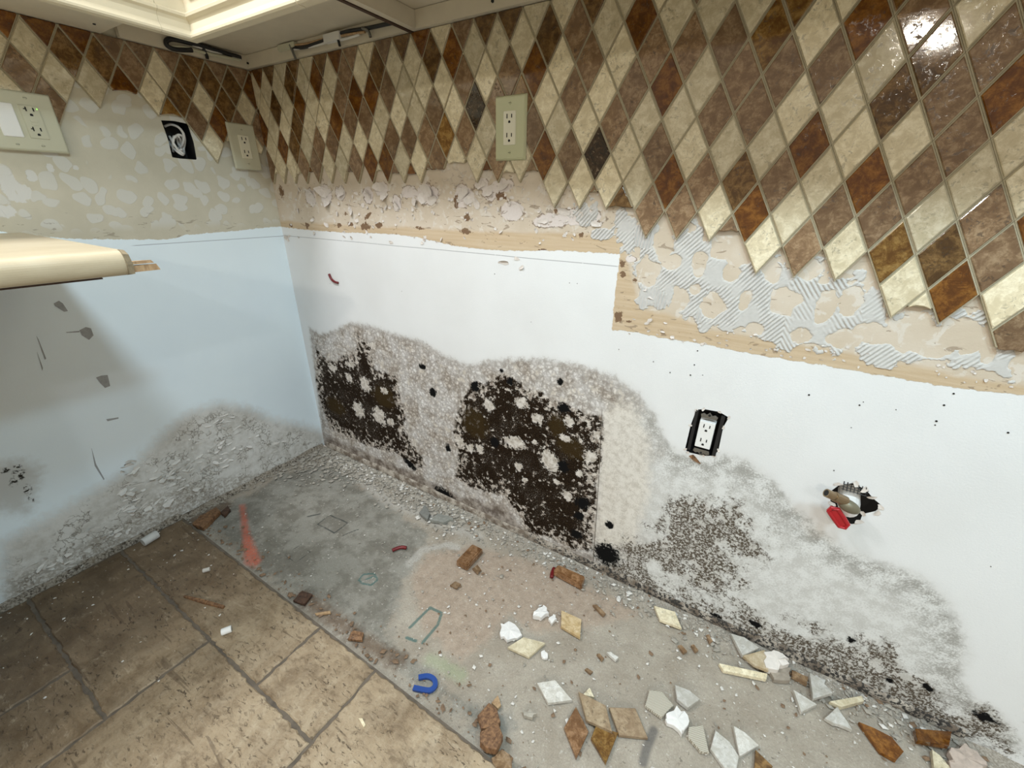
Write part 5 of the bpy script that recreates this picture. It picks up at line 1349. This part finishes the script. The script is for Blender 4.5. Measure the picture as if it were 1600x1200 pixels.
# ------------------------------------------------------------------ rubble too fine to count
def crumbs(n, sampler, smin, smax, seed, flat=.6, z0=0.0):
    r = np.random.RandomState(seed); mb_v = []; mb_f = []
    base = np.array([(1,0,0),(0,1,0),(-1,0,0),(0,-1,0),(0,0,1),(0,0,-.6),(.7,.7,.3)])
    fs = [(0,6,4),(6,1,4),(1,2,4),(2,3,4),(3,0,4),(1,6,0),(1,0,5),(2,1,5),(3,2,5),(0,3,5)]
    for k in range(n):
        x, y = sampler(r)
        s = smin+(smax-smin)*r.rand()**3
        v = base*(.55+.6*r.rand(7, 1))*np.array([s, s*(.5+.5*r.rand()), s*flat*(.5+.6*r.rand())])
        a = r.rand()*6.28; c_, s_ = math.cos(a), math.sin(a)
        v = np.stack([v[:, 0]*c_-v[:, 1]*s_, v[:, 0]*s_+v[:, 1]*c_, v[:, 2]], 1)+np.array([x, y, z0+s*.25])
        m = len(mb_v); mb_v += [tuple(q) for q in v]; mb_f += [tuple(i+m for i in f) for f in fs]
    return mesh('rubble', mb_v, mb_f)
def along_wall(r): return r.uniform(.03, 2.2), -.006-abs(r.normal())*.045
def left_heap(r): return r.uniform(.12, .85), -.01-abs(r.normal())*.055
def anywhere(r): return r.uniform(.1, 2.2), r.uniform(-.56, -.01)
def right_half(r): return r.uniform(.95, 2.1), r.uniform(-.5, -.01)
def tile_edge(r): return r.uniform(.08, 1.4), YE+.012+abs(r.normal())*.035
def on_tiles(r): return .02+abs(r.normal())*.22, r.uniform(-1.05, YE-.01)
def left_base(r): return .006+abs(r.normal())*.018, r.uniform(-1.05, -.03)
def corner(r): return abs(r.normal())*.12+.01, -abs(r.normal())*.14-.01
G_ = simple('grey_rubble', (.40,.365,.31), .9, 0, .25, 40); W_ = simple('white_rubble', (.70,.67,.62), .9, 0, .1, 60); B_ = simple('brown_rubble', (.24,.155,.095), .9, 0, .3, 40)
def stuff(me, mat, label, name):
    o = link(name, me, mat); tag(o, label, 'rubble', None, 'stuff'); return o
def multi(parts):
    vs = []; fs = []
    for me in parts:
        m = len(vs); vs += [tuple(v.co) for v in me.vertices]; fs += [tuple(i+m for i in p.vertices) for p in me.polygons]
    return mesh('rubble', vs, fs)
def rubble_mesh(sets):
    vs = []; fs = []; mi = []
    for k, parts in enumerate(sets):
        for m_ in parts:
            m = len(vs); vs += [tuple(v.co) for v in m_.vertices]
            for p in m_.polygons: fs.append(tuple(i+m for i in p.vertices)); mi.append(k)
    me = mesh('rubble', vs, fs)
    for mt in (G_, W_, B_): me.materials.append(mt)
    me.polygons.foreach_set('material_index', mi)
    return me
me = rubble_mesh([
    [crumbs(1500, along_wall, .0015, .012, 1), crumbs(1300, left_heap, .002, .015, 2), crumbs(700, anywhere, .001, .006, 3), crumbs(420, corner, .002, .014, 4), crumbs(300, left_base, .002, .009, 5)],
    [crumbs(480, along_wall, .0015, .010, 6), crumbs(360, right_half, .001, .0075, 7), crumbs(420, left_heap, .0015, .011, 8), crumbs(160, anywhere, .001, .005, 9)],
    [crumbs(300, tile_edge, .0015, .010, 10), crumbs(200, right_half, .0015, .008, 11), crumbs(160, along_wall, .002, .010, 12)]])
o = link('rubble', me); tag(o, 'grey, white and brown mortar rubble strewn over the slab and along walls', 'rubble', None, 'stuff')
stuff(multi([crumbs(90, on_tiles, .001, .006, 13, .6, TZ)]), W_, 'tiny pale crumbs on the brown floor tiles', 'floor_crumbs')
